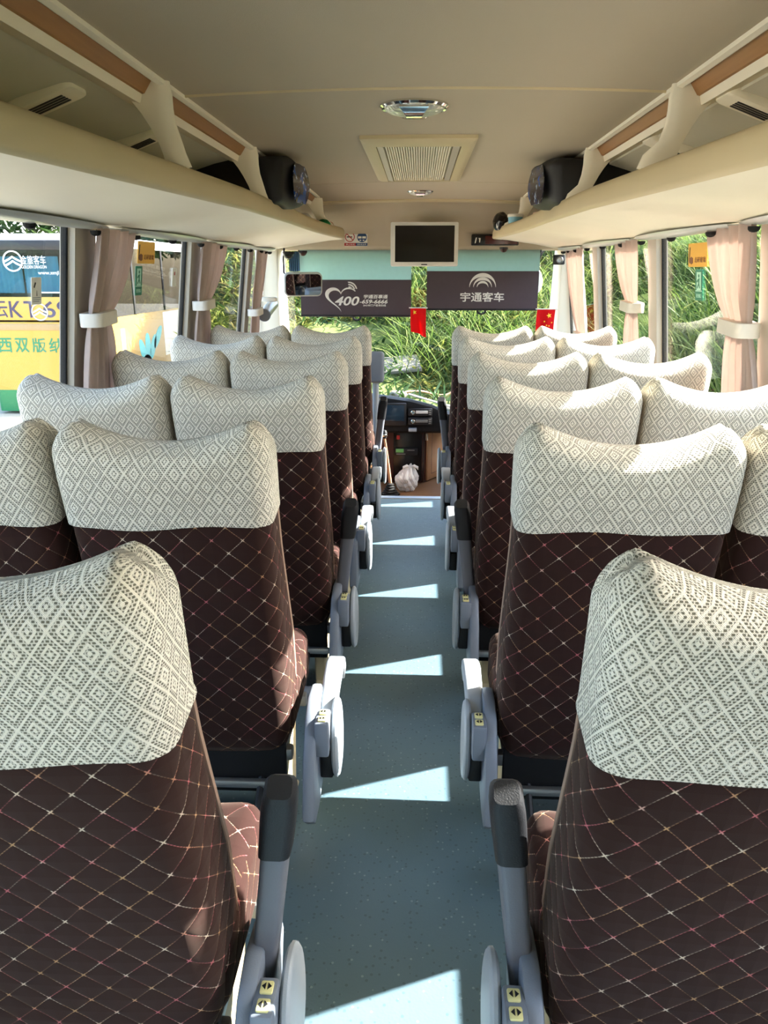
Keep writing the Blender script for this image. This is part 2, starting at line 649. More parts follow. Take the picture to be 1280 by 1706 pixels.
# lip that closes the ceiling towards the windscreen and the header panel below it
lip = MB()
sec = [(5.74, 1.925), (5.80, 1.915), (5.84, 1.925), (5.86, 1.95), (5.86, 2.16), (5.74, 2.16)]
lip_r = []
for i in range(25):
    x = -0.72 + 1.44 * i / 24
    d = -0.018 * (x / 0.7) ** 2
    lip_r.append([(x, p[0], p[1] + (d if p[1] < 2 else 0)) for p in sec])
lip.loft(lip_r)
struct(obj('trim_3', lip, 'beige'), 'curved beige lip across the front of the ceiling')
hd = MB()
prof = [(5.84, 1.96), (6.0, 1.92), (6.2, 1.85), (6.31, 1.79), (6.36, 1.74), (6.385, 1.64), (6.41, 1.618), (6.46, 1.61), (6.60, 1.61), (6.62, 1.66), (6.62, 2.16), (5.84, 2.16)]
hd.prism(prof, 'x', -1.36, 1.36)
struct(obj('wall_front', hd, 'ceil'), 'beige header panel above the windscreen')

# side walls: lower panel, header band, pillars
def wall_piece(side, y0, y1, z0, z1, th=0.05):
    xf = xl if side < 0 else xr
    s = side
    zs = [z0, z1] if z0 >= 0.75 or z1 <= 0.75 else [z0, 0.69, 0.76, z1]
    inn = [(xf(z), z) for z in zs]
    out = [(xf(z) + s * th, z) for z in zs][::-1]
    return MB().prism(inn + out, 'y', y0, y1)

SILL_L, SILL_R, HEAD = 0.78, 0.765, 1.618
struct(obj('wall_left', wall_piece(-1, Y0, 6.7, -0.3, SILL_L), 'wall', smooth=0))
struct(obj('wall_right', wall_piece(1, Y0, 6.7, -0.3, SILL_R), 'wall', smooth=0))
struct(obj('wall_left', wall_piece(-1, Y0, 6.7, HEAD, 2.14), 'wall', smooth=0))
struct(obj('wall_right', wall_piece(1, Y0, 6.7, HEAD, 2.14), 'wall', smooth=0))
bk = MB().box(-1.36, 1.36, Y0 - 0.06, Y0, -0.3, 2.14)
struct(obj('wall_back', bk, 'wall', smooth=0))

PIL_L = [(-1.0, -0.84), (0.02, 0.18), (1.38, 1.54), (2.79, 2.97), (4.22, 4.40), (5.66, 5.80)]
PIL_R = [(-1.0, -0.84), (-0.1, 0.06), (1.26, 1.42), (2.60, 2.74), (3.92, 4.06), (5.20, 5.34)]
tn = 4
for side, pil, sill in ((-1, PIL_L, SILL_L), (1, PIL_R, SILL_R)):
    for (a, b) in pil:
        p = wall_piece(side, a, b, sill, HEAD, 0.055)
        o = struct(obj('trim_%d' % tn, p, 'wall', smooth=0))
        tn += 1
# windows: glass pane with black gasket
wn_ = 1
for side, pil, sill in ((-1, PIL_L, SILL_L), (1, PIL_R, SILL_R)):
    xf = xl if side < 0 else xr
    ends = pil + [(6.55, 6.6)]
    for i in range(len(ends) - 1):
        a, b = ends[i][1], ends[i + 1][0]
        if i == len(ends) - 2:
            b = 6.36
        off = side * 0.028
        g = MB().prism([(xf(sill + .001) + off, sill), (xf(HEAD) + off, HEAD), (xf(HEAD) + off + side * .004, HEAD), (xf(sill + .001) + off + side * .004, sill)], 'y', a, b)
        w = struct(obj('window_%d' % wn_, g, 'glass', smooth=0))
        fr = MB()
        t = 0.012
        for (ya, yb) in ((a, a + t), (b - t, b)):
            fr.prism([(xf(sill + .001) + side * .026, sill), (xf(HEAD) + side * .026, HEAD), (xf(HEAD) + side * .046, HEAD), (xf(sill + .001) + side * .046, sill)], 'y', ya, yb)
        fr.prism([(xf(sill + .001) + side * .004, sill), (xf(sill + t) + side * .004, sill + t), (xf(sill + t) + side * .046, sill + t), (xf(sill + .001) + side * .046, sill)], 'y', a + t, b - t)
        f = obj('window_frame', fr, 'rubber', w, smooth=0)
        wn_ += 1

# windscreen, A pillars, dash wall
ws = MB().prism([(6.66, 1.66), (6.665, 1.66), (6.985, 0.10), (6.98, 0.10)], 'x', -1.25, 1.22)
struct(obj('window_%d' % wn_, ws, 'glass', smooth=0), 'windscreen glass across the front of the coach')
for sgn, x0, x1 in ((-1, -1.31, -1.13), (1, 1.10, 1.27)):
    ap = MB().prism([(6.36, 1.64), (6.70, 1.64), (7.0, 0.25), (6.40, 0.25)], 'x', x0, x1, 0.02, 2)
    struct(obj('trim_%d' % tn, ap, 'cream'), 'cream corner pillar beside the windscreen')
    tn += 1
struct(obj('wall_front', MB().box(-1.3, 1.25, 6.97, 7.02, -0.3, 0.10), 'dark', smooth=0))


# ------------------------------------------------------------------ luggage racks
def rack_scale(y):
    """inner edge of the shelf: flares towards the aisle at its front end"""
    if y < 4.6:
        return 0.0
    return 0.10 * ((y - 4.6) / 1.6) ** 2

def make_rack(side, name, label, brackets, vents):
    inner0 = 0.63 if side < 0 else 0.60
    wall_x = 1.21 if side < 0 else 1.13
    r = thing(name, label, 'luggage rack', (0, 0, 0))
    ys = [Y0 + 0.02, 0, 1, 2, 3, 4, 4.6, 4.9, 5.2, 5.5, 5.75, 5.95, 6.08, 6.16, 6.20]
    shelf, lipb = [], []
    for y in ys:
        i = inner0 - rack_scale(y)
        up = min(0.047, max(-0.03, 0.022 * (y - 1.25)))
        if y > 5.95:
            i += 0.10 * ((y - 5.95) / 0.25) ** 2.2
        sec = [(i + 0.02, 1.633 + up), (i + 0.10, 1.626 + up), (i + 0.30, 1.621 + up * .5), (wall_x - 0.12, 1.617), (wall_x - 0.005, 1.617),
               (wall_x - 0.005, 1.72), (wall_x - 0.05, 1.70), (i + 0.25, 1.658 + up), (i + 0.07, 1.676 + up), (i + 0.03, 1.68 + up)]
        shelf.append([(side * x, y, z) for x, z in sec])
        l2 = [(i + 0.014, 1.631 + up), (i - 0.001, 1.635 + up), (i - 0.006, 1.643 + up), (i - 0.002, 1.685 + up), (i + 0.004, 1.700 + up), (i + 0.02, 1.709 + up), (i + 0.05, 1.707 + up), (i + 0.064, 1.695 + up), (i + 0.06, 1.675 + up), (i + 0.03, 1.65 + up)]
        lipb.append([(side * x, y, z) for x, z in l2])
    obj('shelf', MB().loft(shelf), 'cream', r, smooth=50)
    obj('front_lip', MB().loft(lipb), 'beige', r, smooth=50)
    # air duct panel behind the shelf, ceiling rail with wood strip
    dp = []
    for y in (Y0 + 0.02, 2.0, 4.0, 5.7):
        sec = [(wall_x - 0.01, 1.705), (wall_x - 0.05, 1.76), (wall_x - 0.12, 1.815), (wall_x - 0.22, 1.86), (wall_x - 0.33, 1.89), (0.80, 1.905), (0.80, 1.985), (wall_x - 0.01, 1.985)]
        dp.append([(side * x, y, z) for x, z in sec])
    obj('duct_panel', MB().loft(dp), 'duct', r, smooth=50)
    obj('lower_band', MB().prism([(side * x, z) for x, z in ((0.745, 1.905), (0.752, 1.884), (0.81, 1.90), (0.81, 1.985), (0.745, 1.985))], 'y', Y0 + 0.02, 5.7), 'cream', r, smooth=0)
    obj('wood_strip', MB().prism([(side * x, z) for x, z in ((0.716, 1.938), (0.738, 1.908), (0.748, 1.906), (0.748, 1.985), (0.716, 1.985))], 'y', Y0 + 0.02, 5.7), 'woodstrip', r, smooth=0)
    obj('ceiling_rail', MB().prism([(side * x, z) for x, z in ((0.682, 1.945), (0.684, 1.930), (0.698, 1.926), (0.718, 1.938), (0.718, 1.985), (0.682, 1.985))], 'y', Y0 + 0.02, 5.72, 0.003, 1), 'cream', r)
    for y in brackets:
        # S-shaped support: wide gusset at the ceiling, slim rounded front edge down to the lip
        b = MB()
        i = inner0 - rack_scale(y)
        front = [(0.682, 1.945), (0.676, 1.91), (0.676, 1.875), (0.672, 1.84), (0.660, 1.80), (i + 0.02, 1.765), (i + 0.006, 1.73)]
        back = [(0.785, 1.90), (0.768, 1.88), (0.752, 1.86), (0.733, 1.83), (0.712, 1.79), (0.70, 1.755), (0.695, 1.70)]
        rr = []
        for (fx, fz), (bx, bz) in zip(front, back):
            w = 0.022
            rr.append([(side * fx, y - w * .55, fz), (side * (fx - .006), y - w * .2, fz), (side * (fx - .006), y + w * .2, fz), (side * fx, y + w * .55, fz),
                       (side * (fx + .03), y + w, fz - .002), (side * bx, y + w * 0.7, bz), (side * bx, y - w * 0.7, bz), (side * (fx + .03), y - w, fz - .002)])
        b.loft(rr)
        obj('bracket', b, 'cream', r, smooth=50)
    for y in vents:
        # louvred air outlet set in the sloping duct panel
        n = Vector((-side * 0.35, 0, -0.94)).normalized()
        xx = wall_x - 0.27
        T = Matrix.Translation((side * xx, y, 1.872)) @ n.to_track_quat('Z', 'Y').to_matrix().to_4x4()
        vb = MB().prism(rrect(0.11, 0.18, 0.02), 'z', -0.01, 0.020, 0.007, 2, T)
        v = obj('air_vent', vb, 'cream', r)
        sl = MB()
        for k in range(4):
            sl.box(-0.030 + k * 0.016, -0.021 + k * 0.016, -0.05, 0.05, 0.016, 0.0215, 0, 1, T)
        obj('louvre', sl, 'dark', v, smooth=0)
    return r

make_rack(-1, 'luggage_rack', 'long beige overhead luggage rack above the left windows', (2.27, 3.42, 5.62), (1.42, 2.10, 2.75, 4.6))
make_rack(1, 'luggage_rack', 'long beige overhead luggage rack above the right windows', (2.36, 3.50, 5.62), (1.55, 2.25, 2.95, 4.6))

# silver pelmet strips with dark hooks above each window
def make_pelmet(side, y0, y1, label):
    wx = 1.185 if side < 0 else 1.10
    t = thing('window_pelmet', label, 'pelmet', (0, 0, 0), 0, 'silver pelmet strips above the windows')
    rr = []
    N = 14
    for i in range(N + 1):
        u = i / N
        s = math.sin(PI * min(1, max(0.0, u * 0.92 + 0.06))) ** 0.55
        y = y0 + (y1 - y0) * u
        w = 0.10 * s + 0.012
        h = 0.019 * s + 0.003
        rr.append([(side * (wx - w), y, 1.611), (side * (wx - w * .9), y, 1.611 - h * .6), (side * (wx - w * .5), y, 1.611 - h), (side * (wx - w * .1), y, 1.611 - h * .8), (side * wx, y, 1.611)])
    obj('strip', MB().loft(rr), 'pelmet', t, smooth=60)
    for yy in (y0 + 0.16, (y0 + y1) / 2, y1 - 0.16):
        T = Matrix.Translation((side * (wx - 0.045), yy, 1.592)) @ Matrix.Rotation(PI, 4, 'X')
        obj('hook', MB().lathe([(0.019, 0.0), (0.018, 0.009), (0.013, 0.015), (0.004, 0.018)], 14, T), 'rubber', t)
    return t

for k, (a, b) in enumerate(((1.70, 2.98), (3.06, 4.34), (4.42, 5.55), (5.60, 6.25))):
    make_pelmet(-1, a, b, 'silver grey pelmet strip under the left rack, %s' % ('at the nearest window', 'above the yellow sticker', 'above the third curtained window', 'nearest the driver')[k])
for k, (a, b) in enumerate(((1.55, 2.80), (2.86, 4.10), (4.16, 5.35), (5.40, 6.20))):
    make_pelmet(1, a, b, 'silver grey pelmet strip under the right rack, %s' % ('at the nearest window', 'above the orange sticker', 'above the third curtained window', 'nearest the windscreen')[k])


# ------------------------------------------------------------------ seats
def seat_profile(z):
    """(rear y, thickness, half width, corner radius) of the backrest at height z"""
    zs = [0.30, 0.36, 0.45, 0.60, 0.75, 0.85, 0.95, 1.05, 1.12, 1.16]
    ry = [0.185, 0.178, 0.160, 0.128, 0.096, 0.074, 0.052, 0.032, 0.024, 0.022]
    th = [0.12, 0.14, 0.17, 0.18, 0.165, 0.155, 0.15, 0.15, 0.145, 0.14]
    aw = [0.206, 0.217, 0.222, 0.222, 0.219, 0.217, 0.217, 0.219, 0.220, 0.220]
    cr = [0.03, 0.035, 0.04, 0.045, 0.045, 0.045, 0.045, 0.045, 0.045, 0.045]
    g = lambda a: float(np.interp(z, zs, a))
    return g(ry), g(th), g(aw), g(cr)


def seat_ring(z, inset=0.0, grow=0.0, thin=1.0, horn=0.0, n_side=10, cz=None):
    ry, th, a, r = seat_profile(z if cz is None else cz)
    a = a - inset + grow
    hy = th / 2 * thin + grow
    cy = ry + th / 2
    r = min(r, hy * 0.95)
    pts = []
    # start at the middle of the rear face, run round counter-clockwise seen from above
    def seg(x0, y0, x1, y1, n):
        for i in range(n):
            t = i / n
            pts.append((x0 + (x1 - x0) * t, y0 + (y1 - y0) * t))
    def cor(cx, cy_, a0, n=6):
        for i in range(n):
            t = a0 + PI / 2 * i / n
            pts.append((cx + r * math.cos(t), cy_ + r * math.sin(t)))
    seg(0, cy - hy, a - r, cy - hy, n_side)
    cor(a - r, cy - hy + r, -PI / 2)
    seg(a, cy - hy + r, a, cy + hy - r, 4)
    cor(a - r, cy + hy - r, 0)
    seg(a - r, cy + hy, -a + r, cy + hy, 2 * n_side)
    cor(-a + r, cy + hy - r, PI / 2)
    seg(-a, cy + hy - r, -a, cy - hy + r, 4)
    cor(-a + r, cy - hy + r, PI)
    seg(-a + r, cy - hy, 0, cy - hy, n_side)
    out = []
    for (x, y) in pts:
        q = min(1.0, abs(x) / a) if a > 0 else 0
        # back bows slightly to the rear in the middle; wings reach forward at the head
        bow = thin * (-0.012 * (1 - q * q)) if y < cy else thin * (-0.045 * (1 - q ** 4) * min(1, max(0, (z - 0.9) / 0.15)) if z > 0.9 else -0.02 * (1 - q ** 4))
        h = horn * (min(1.0, abs(x) / 0.186) ** 2.0 - 0.80)
        # outer corners drop away again past the horn
        if q > 0.86:
            h -= 0.45 * horn * ((q - 0.86) / 0.14) ** 2
        out.append((x, y + bow, z + h))
    return out


def seat_levels(z0, grow=0.0):
    lv = []
    z = z0
    while z < 1.10:
        lv.append((z, 0, 1.0, max(0.0, (z - 0.98) / 0.12) if z > 0.98 else 0.0))
        z += 0.035
    for i in range(13):
        t = math.radians(89.6) * i / 12
        lv.append((1.100 + (0.052 + grow) * math.sin(t), 0.028 * (1 - math.cos(t)), math.cos(t), 1.0))
    return lv


def seat_loft(z0, grow, first=None):
    rings, uvs = [], []
    vc = None
    for k, (z, inset, thin, hf) in enumerate(seat_levels(z0, grow)):
        ring = seat_ring(z, inset, grow, thin, 0.048 * min(1, hf))
        if first and k == 0:
            ring = [first(p) for p in ring]
        n = len(ring)
        if vc is None:
            vc = [p[2] for p in ring]
        else:
            vc = [v + math.hypot(p[1] - o[1], p[2] - o[2]) for v, p, o in zip(vc, ring, rings[-1])]
        # u runs along the ring both ways from the middle of the rear face; the seam lies on the front
        base = seat_ring(z, 0, grow, 1.0, 0.0)
        u = [0.0]
        for i in range(1, n + 1):
            a, b = base[i - 1], base[i % n]
            u.append(u[-1] + math.hypot(b[0] - a[0], b[1] - a[1]))
        L = u[-1]
        uvs.append([(x if i <= n // 2 else x - L, vc[i % n]) for i, x in enumerate(u)])
        rings.append(ring)
    return rings, uvs


def close_top(mb, n, uv):
    """quads that sew the last ring shut across its thickness, so that the dip between the wings stays open"""
    o = len(mb.v) - n
    h = n // 2
    for i in range(-(h // 2), h // 2):          # rear vertex i faces front vertex h - i
        f = [o + i % n, o + (i + 1) % n, o + (h - i - 1) % n, o + (h - i) % n]
        f = [q for m, q in enumerate(f) if q not in f[:m]]
        if len(f) > 2:
            mb.f.append(f)
            mb.uv.append([uv[q - o] for q in f])


def backrest_mesh():
    mb = MB()
    r, u = seat_loft(0.33, 0.0)
    # rounded lower edge
    low = [(p[0] * 0.95, p[1] * 0.75 + 0.245 * 0.25, p[2] - 0.028) for p in r[0]]
    r.insert(0, low)
    u.insert(0, [(a, b - 0.03) for a, b in u[0]])
    mb.loft(r, True, True, False, u)
    close_top(mb, len(r[0]), u[-1])
    return mb


def cover_mesh(z0, side_lift=0.03, seed=0):
    mb = MB()
    rr = random.Random(seed)
    ph = [rr.uniform(0, 6.28) for _ in range(3)]
    def hem(p):
        x, y, z = p
        d = 0.004 * math.sin(9 * x + ph[0]) + 0.003 * math.sin(23 * x + ph[1])
        ry = seat_profile(z)[0]
        return (x, y, z + d + side_lift * min(1, max(0, (y - ry - 0.02) / 0.1)))
    r, u = seat_loft(z0, 0.006, hem)
    mb.loft(r, True, False, False, u)
    close_top(mb, len(r[0]), u[-1])
    # turned-in hem so that the cloth has an edge
    rin = [tuple(Vector(p) + Vector((-p[0] * 0.025, (0.25 * 0 + (seat_profile(z0)[0] + 0.075) - p[1]) * 0.05, 0.001))) for p in r[0]]
    n = len(r[0])
    uh = [[(u[0][i][0], u[0][i][1] - 0.004) for i in range(n + 1)], u[0]]
    mb.loft([rin, r[0]], True, False, False, uh)
    return mb


def piping_mesh():
    """fine welt down both front edges of the backrest"""
    out = []
    for s in (-1, 1):
        pts = []
        for i in range(18):
            z = 0.36 + 0.70 * i / 17
            ry, th, a, r = seat_profile(z)
            pts.append((s * (a - 0.004), ry + th - 0.022, z))
        out.append(MB().tube(pts, 0.0045, 6))
    return out


def cushion_mesh():
    b = bmesh.new()
    bmesh.ops.create_cube(b, size=1.0)
    x0, x1, y0, y1, z0, z1 = -0.224, 0.224, 0.19, 0.545, 0.315, 0.465
    for v in b.verts:
        v.co = Vector((v.co.x * (x1 - x0), (y0 + y1) / 2 + v.co.y * (y1 - y0), (z0 + z1) / 2 + v.co.z * (z1 - z0)))
    bmesh.ops.bevel(b, geom=b.edges[:], offset=0.045, segments=5, affect='EDGES', profile=0.5)
    bmesh.ops.subdivide_edges(b, edges=[e for e in b.edges if e.calc_length() > 0.2], cuts=5, use_grid_fill=True)
    for v in b.verts:
        if v.co.z > 0.40:
            v.co.z += 0.022 * (v.co.y - 0.35) / 0.2 + 0.012 * (abs(v.co.x) / 0.22) ** 3
    return MB().bm(b)


def frame_mesh():
    mb = MB()
    # two cross rails and two side bars under the cushion
    mb.box(-0.22, 0.22, 0.205, 0.235, 0.265, 0.30, 0.006)
    mb.box(-0.22, 0.22, 0.46, 0.49, 0.265, 0.30, 0.006)
    for x in (-0.19, 0.19):
        mb.box(x - 0.015, x + 0.015, 0.2, 0.5, 0.285, 0.318, 0.004)
    return mb


def rail_mesh():
    return MB().box(-0.215, 0.215, 0.170, 0.188, 0.205, 0.228, 0.006)


def leg_mesh(x):
    mb = MB()
    mb.prism([(0.24, 0.275), (0.46, 0.275), (0.42, 0.05), (0.48, 0.004), (0.20, 0.004), (0.27, 0.05)], 'x', x - 0.02, x + 0.02, 0.005, 1)
    return mb


def shroud_mesh():
    """black under-seat shroud"""
    return MB().box(-0.205, 0.205, 0.192, 0.212, 0.18, 0.345, 0.005)


def footrest_parts(parent):
    pad = MB().tube([(-0.175, 0.065, 0.115), (-0.165, 0.065, 0.115), (0.165, 0.065, 0.115), (0.175, 0.065, 0.115)], [0.014, 0.026, 0.026, 0.014], 16)
    f = obj('footrest', pad, 'midgrey', parent)
    for x in (-0.14, 0.14):
        obj('footrest_bracket', MB().tube([(x, 0.225, 0.24), (x, 0.10, 0.16), (x, 0.075, 0.125)], 0.009, 8), 'dark', f)


def console_parts(parent, s, xo):
    """grey hinge console at the aisle side of the seat; s = +1 when the aisle is at +x"""
    out = [(0.06, 0.20), (0.10, 0.34), (0.16, 0.42), (0.22, 0.445), (0.30, 0.435), (0.37, 0.39), (0.39, 0.33), (0.36, 0.26), (0.28, 0.19), (0.16, 0.165), (0.09, 0.17)]
    c = obj('armrest_console', MB().prism(out, 'x', s * xo, s * (xo + 0.030), 0.008, 2), 'midgrey', parent)
    boss = [(0.245 + 0.085 * math.cos(t), 0.315 + 0.115 * math.sin(t) - 0.02 * math.cos(t)) for t in [2 * PI * i / 28 for i in range(28)]]
    obj('boss', MB().prism(boss, 'x', s * (xo + 0.060), s * (xo + 0.078), 0.012, 3), 'grey', c)
    obj('hinge_block', MB().box(*sorted((s * (xo + 0.028), s * (xo + 0.062))), 0.20, 0.27, 0.22, 0.30, 0.006), 'dark', c)
    plate = MB().box(*sorted((s * (xo + 0.026), s * (xo + 0.060))), 0.13, 0.20, 0.33, 0.425, 0.006)
    p = obj('button_plate', plate, 'midgrey', c)
    for k, yy in enumerate((0.148, 0.178)):
        b = obj('button', MB().box(*sorted((s * (xo + 0.034), s * (xo + 0.054))), yy - 0.011, yy + 0.011, 0.424, 0.430, 0.003), M['label_yellow'], c)
        b['label'] = 'pale yellow button with a black arrow'
        # the two arrows of the recline symbol, raised print on the button
        ar = MB()
        xm = s * (xo + 0.044)
        for d in (-1, 1):
            ar.prism([(xm + d * 0.0016, yy - 0.006), (xm + d * 0.0075, yy), (xm + d * 0.0016, yy + 0.006)], 'z', 0.4302, 0.4308)
        me = ar.mesh('arrow_mark', 0)
        for v in b.data.vertices:
            pass
        arrows = link('arrow_mark', me, 'dark', p)
    return c


M['label_yellow'] = plain('pale_yellow_button', (222, 214, 150), 0.5, var=0.03)


def strip_loft(path, w, t, s, xc, lean=0.0):
    """flat bar swept in the y-z plane. path: (y, z, x shift); w: widths in x; t: thickness"""
    rings = []
    n = len(path)
    for i, (y, z) in enumerate(path):
        a = path[max(0, i - 1)]
        b = path[min(n - 1, i + 1)]
        d = Vector((b[0] - a[0], b[1] - a[1])).normalized()
        nn = Vector((-d.y, d.x))
        ww = w[i] if isinstance(w, list) else w
        tt = t[i] if isinstance(t, list) else t
        x = s * (xc + lean * (z - path[0][1]))
        ring = []
        for (cx, cy) in rrect(ww, tt, min(ww, tt) * 0.28, 3):
            ring.append((x + cx, y + nn.x * cy, z + nn.y * cy))
        rings.append(ring)
    return MB().loft(rings)


def arm_parts(parent, s, xo, mode):
    a = None
    xc = xo + 0.045
    if mode == 'up':                       # folded up beside the backrest, black pad on top
        path = [(0.235, 0.27), (0.250, 0.36), (0.262, 0.45), (0.270, 0.53), (0.275, 0.60)]
        a = obj('armrest', strip_loft(path, [0.036, 0.038, 0.040, 0.042, 0.044], 0.050, s, xc - 0.034, 0.11), 'armgrey', parent)
        cap = [(0.275, 0.598), (0.277, 0.63), (0.277, 0.66), (0.274, 0.69), (0.268, 0.712), (0.258, 0.724)]
        obj('arm_pad', strip_loft(cap, [0.050, 0.052, 0.054, 0.054, 0.050, 0.038], [0.060, 0.062, 0.062, 0.060, 0.052, 0.036], s, xc + 0.002, 0.11), 'dark', a)
    else:                                   # folded down along the cushion; lighter grey paints in the sun on its top
        path = [(0.20, 0.36), (0.25, 0.405), (0.32, 0.43), (0.39, 0.435), (0.44, 0.425), (0.465, 0.395), (0.47, 0.36)]
        a = obj('armrest', strip_loft(path, [0.036, 0.042, 0.046, 0.048, 0.048, 0.046, 0.038], [0.03, 0.034, 0.034, 0.032, 0.028, 0.022, 0.016], s, xc + 0.005), 'grey', parent)
        obj('arm_pivot', MB().prism(arc(0.205, 0.345, 0.038, 0, 2 * PI - 0.3, 14), 'x', *sorted((s * (xc - 0.016), s * (xc + 0.018))), 0.004, 1), 'dark', a)
    return a


meshes = {
    'backrest': None, 'cover': {}, 'cushion': None}

def build_seat(aisle, mode, cover_z, seed, xo=0.236):
    """aisle: 0 window seat, +1 aisle at +x, -1 aisle at -x"""
    t = bpy.data.objects.new('coach_seat', None)
    t.empty_display_size = 0.05
    COL.objects.link(t)
    obj('backrest', backrest_mesh(), 'quilt', t, smooth=60)
    c = obj('headrest_cover', cover_mesh(cover_z, 0.018, seed), 'lace', t, smooth=60)
    c['label'] = 'white lace headrest cover with a diamond pattern'
    for pm in piping_mesh():
        obj('piping', pm, M['pipe'], t)
    obj('seat_cushion', cushion_mesh(), 'quilt', t, smooth=60)
    f = obj('seat_frame', frame_mesh(), 'steel', t)
    obj('under_seat_shroud', shroud_mesh(), 'rubber', t)
    obj('crossbar', rail_mesh(), 'metal', t)
    if aisle:
        obj('leg', leg_mesh(aisle * 0.17), 'beige', t)
        console_parts(t, aisle, xo)
        arm_parts(t, aisle, xo, mode)
    else:
        obj('leg', leg_mesh(0.0), 'beige', t)
    footrest_parts(t)
    return t


M['pipe'] = plain('dark_beige_welt', (150, 122, 104), 0.8, var=0.06)
PITCH, TIP0 = 0.72, 0.74
ORD = ['nearest row', 'second row', 'third row', 'fourth row', 'fifth row', 'last row']
LX, LWX, RX, RWX = -0.493, -0.955, 0.411, 0.870
DX = {'left': (-0.018, -0.034, -0.016, -0.010, -0.006, -0.003), 'right': (0.020, 0.016, 0.010, 0.004, 0.002, 0.0)}
XO = {'left': (0.250, 0.262, 0.226, 0.226, 0.226, 0.226), 'right': (0.234, 0.228, 0.212, 0.212, 0.212, 0.212)}
protos = {}
for k in range(6):
    y = TIP0 + PITCH * k
    mode = 'up' if k in (0, 2, 5) else 'down'
    for col, x, aisle in (('left aisle', LX, 1), ('right aisle', RX, -1), ('left window', LWX, 0), ('right window', RWX, 0)):
        if k == 0 and aisle == 0:
            continue
        side = col.split()[0]
        key = (aisle, mode if aisle else '', k == 0, XO[side][k] if aisle else 0)
        if key not in protos:
            s = build_seat(aisle, mode, 0.905 if k == 0 else 0.945, len(protos), XO[side][k])
            protos[key] = s
        else:
            s = copy_tree(protos[key])
        s.location = (x + DX[side][k], y - (0.035 if k == 0 else 0.0), 0)
        s.rotation_euler = (0, 0, random.uniform(-0.012, 0.012))
        lab = ('brown quilted %s seat %s of the aisle, %s, white lace headrest cover' % ('aisle' if aisle else 'window', side, ORD[k]))
        tag(s, lab, 'seat', 'brown quilted coach seats')


# ------------------------------------------------------------------ curtains
def curtain_mesh(side, top, tie, bot, z_top, z_tie, z_bot, pleats, seed, depth=0.030):
    """gathered cloth in the window plane: (y0, y1) spans at the top, at the band and at the hem"""
    rr = random.Random(seed)
    ph = [rr.uniform(0, 6.28) for _ in range(4)]
    NU, NV = 60, 36
    xf = xl if side < 0 else xr
    def grid(off):
        rows = []
        for j in range(NV + 1):
            z = z_top + (z_bot - z_top) * j / NV
            if z > z_tie:
                t = (z_top - z) / (z_top - z_tie)
                e = t * t * (3 - 2 * t)
                a = top[0] + (tie[0] - top[0]) * e
                b = top[1] + (tie[1] - top[1]) * (0.35 * t + 0.65 * t ** 2.2)
            else:
                t = (z_tie - z) / (z_tie - z_bot)
                e = 1 - (1 - min(1, t * 1.5)) ** 2
                a = tie[0] + (bot[0] - tie[0]) * e
                b = tie[1] + (bot[1] - tie[1]) * e
            row = []
            for i in range(NU + 1):
                u = i / NU
                pin = 1.0 - 0.45 * math.exp(-((z - z_tie) / 0.06) ** 2)
                w = depth * pin * (0.75 * math.sin(2 * PI * pleats * u + ph[0] + 0.5 * math.sin(4 * z + ph[1])) + 0.3 * math.sin(2 * PI * pleats * 2.3 * u + ph[2] + 3 * z))
                y = a + (b - a) * u + 0.004 * math.sin(11 * z + 9 * u + ph[3])
                x = xf(z) - side * (0.055 + off) - side * w * 0.6
                row.append((x, y, z))
            rows.append(row)
        return rows
    mb = MB()
    A, B = grid(0.0), grid(-0.004)
    mb.loft([a + b[::-1] for a, b in zip(A, B)], True, True, True)
    return mb


def make_curtain(side, top, tie, bot, z_tie, label, pleats=4, seed=1):
    t = thing('curtain', label, 'curtain', (0, 0, 0), 0, 'pinkish taupe window curtains')
    obj('cloth', curtain_mesh(side, top, tie, bot, 1.604, z_tie, 0.80, pleats, seed), 'curtain', t, smooth=70)
    xf = xl if side < 0 else xr
    x = xf(z_tie) - side * 0.055
    b = MB()
    pts = rrect(0.084, tie[1] - tie[0] + 0.018, 0.03, 4)
    yc = (tie[0] + tie[1]) / 2
    rings = []
    for dz, g in ((-0.024, -0.001), (-0.020, 0.002), (0.020, 0.002), (0.024, -0.001)):
        rings.append([(x + p[0] + math.copysign(g, p[0]), yc + p[1] + math.copysign(g, p[1]), z_tie + dz + 0.05 * p[1]) for p in pts])
    b.loft(rings)
    obj('tieback', b, 'tie', t)
    return t

make_curtain(-1, (2.84, 3.19), (2.795, 2.955), (2.77, 3.04), 1.29, 'taupe curtain tied back at the left window pillar nearest the camera', 4, 3)
make_curtain(-1, (4.27, 4.74), (4.235, 4.42), (4.24, 4.52), 1.28, 'taupe curtain tied back at the second left pillar, past the yellow sticker', 4, 5)
make_curtain(-1, (5.70, 5.98), (5.67, 5.85), (5.68, 5.90), 1.17, 'slim taupe curtain at the left pillar nearest the windscreen', 3, 9)
make_curtain(1, (2.66, 3.05), (2.68, 2.86), (2.62, 2.90), 1.27, 'taupe curtain tied back at the right window pillar nearest the camera', 4, 12)
make_curtain(1, (4.06, 4.52), (4.08, 4.26), (4.06, 4.34), 1.28, 'taupe curtain tied back at the second right pillar, behind the orange sticker', 4, 15)
make_curtain(1, (5.36, 5.92), (5.36, 5.62), (5.36, 5.66), 1.02, 'taupe curtain hanging at the right pillar nearest the windscreen', 4, 18)

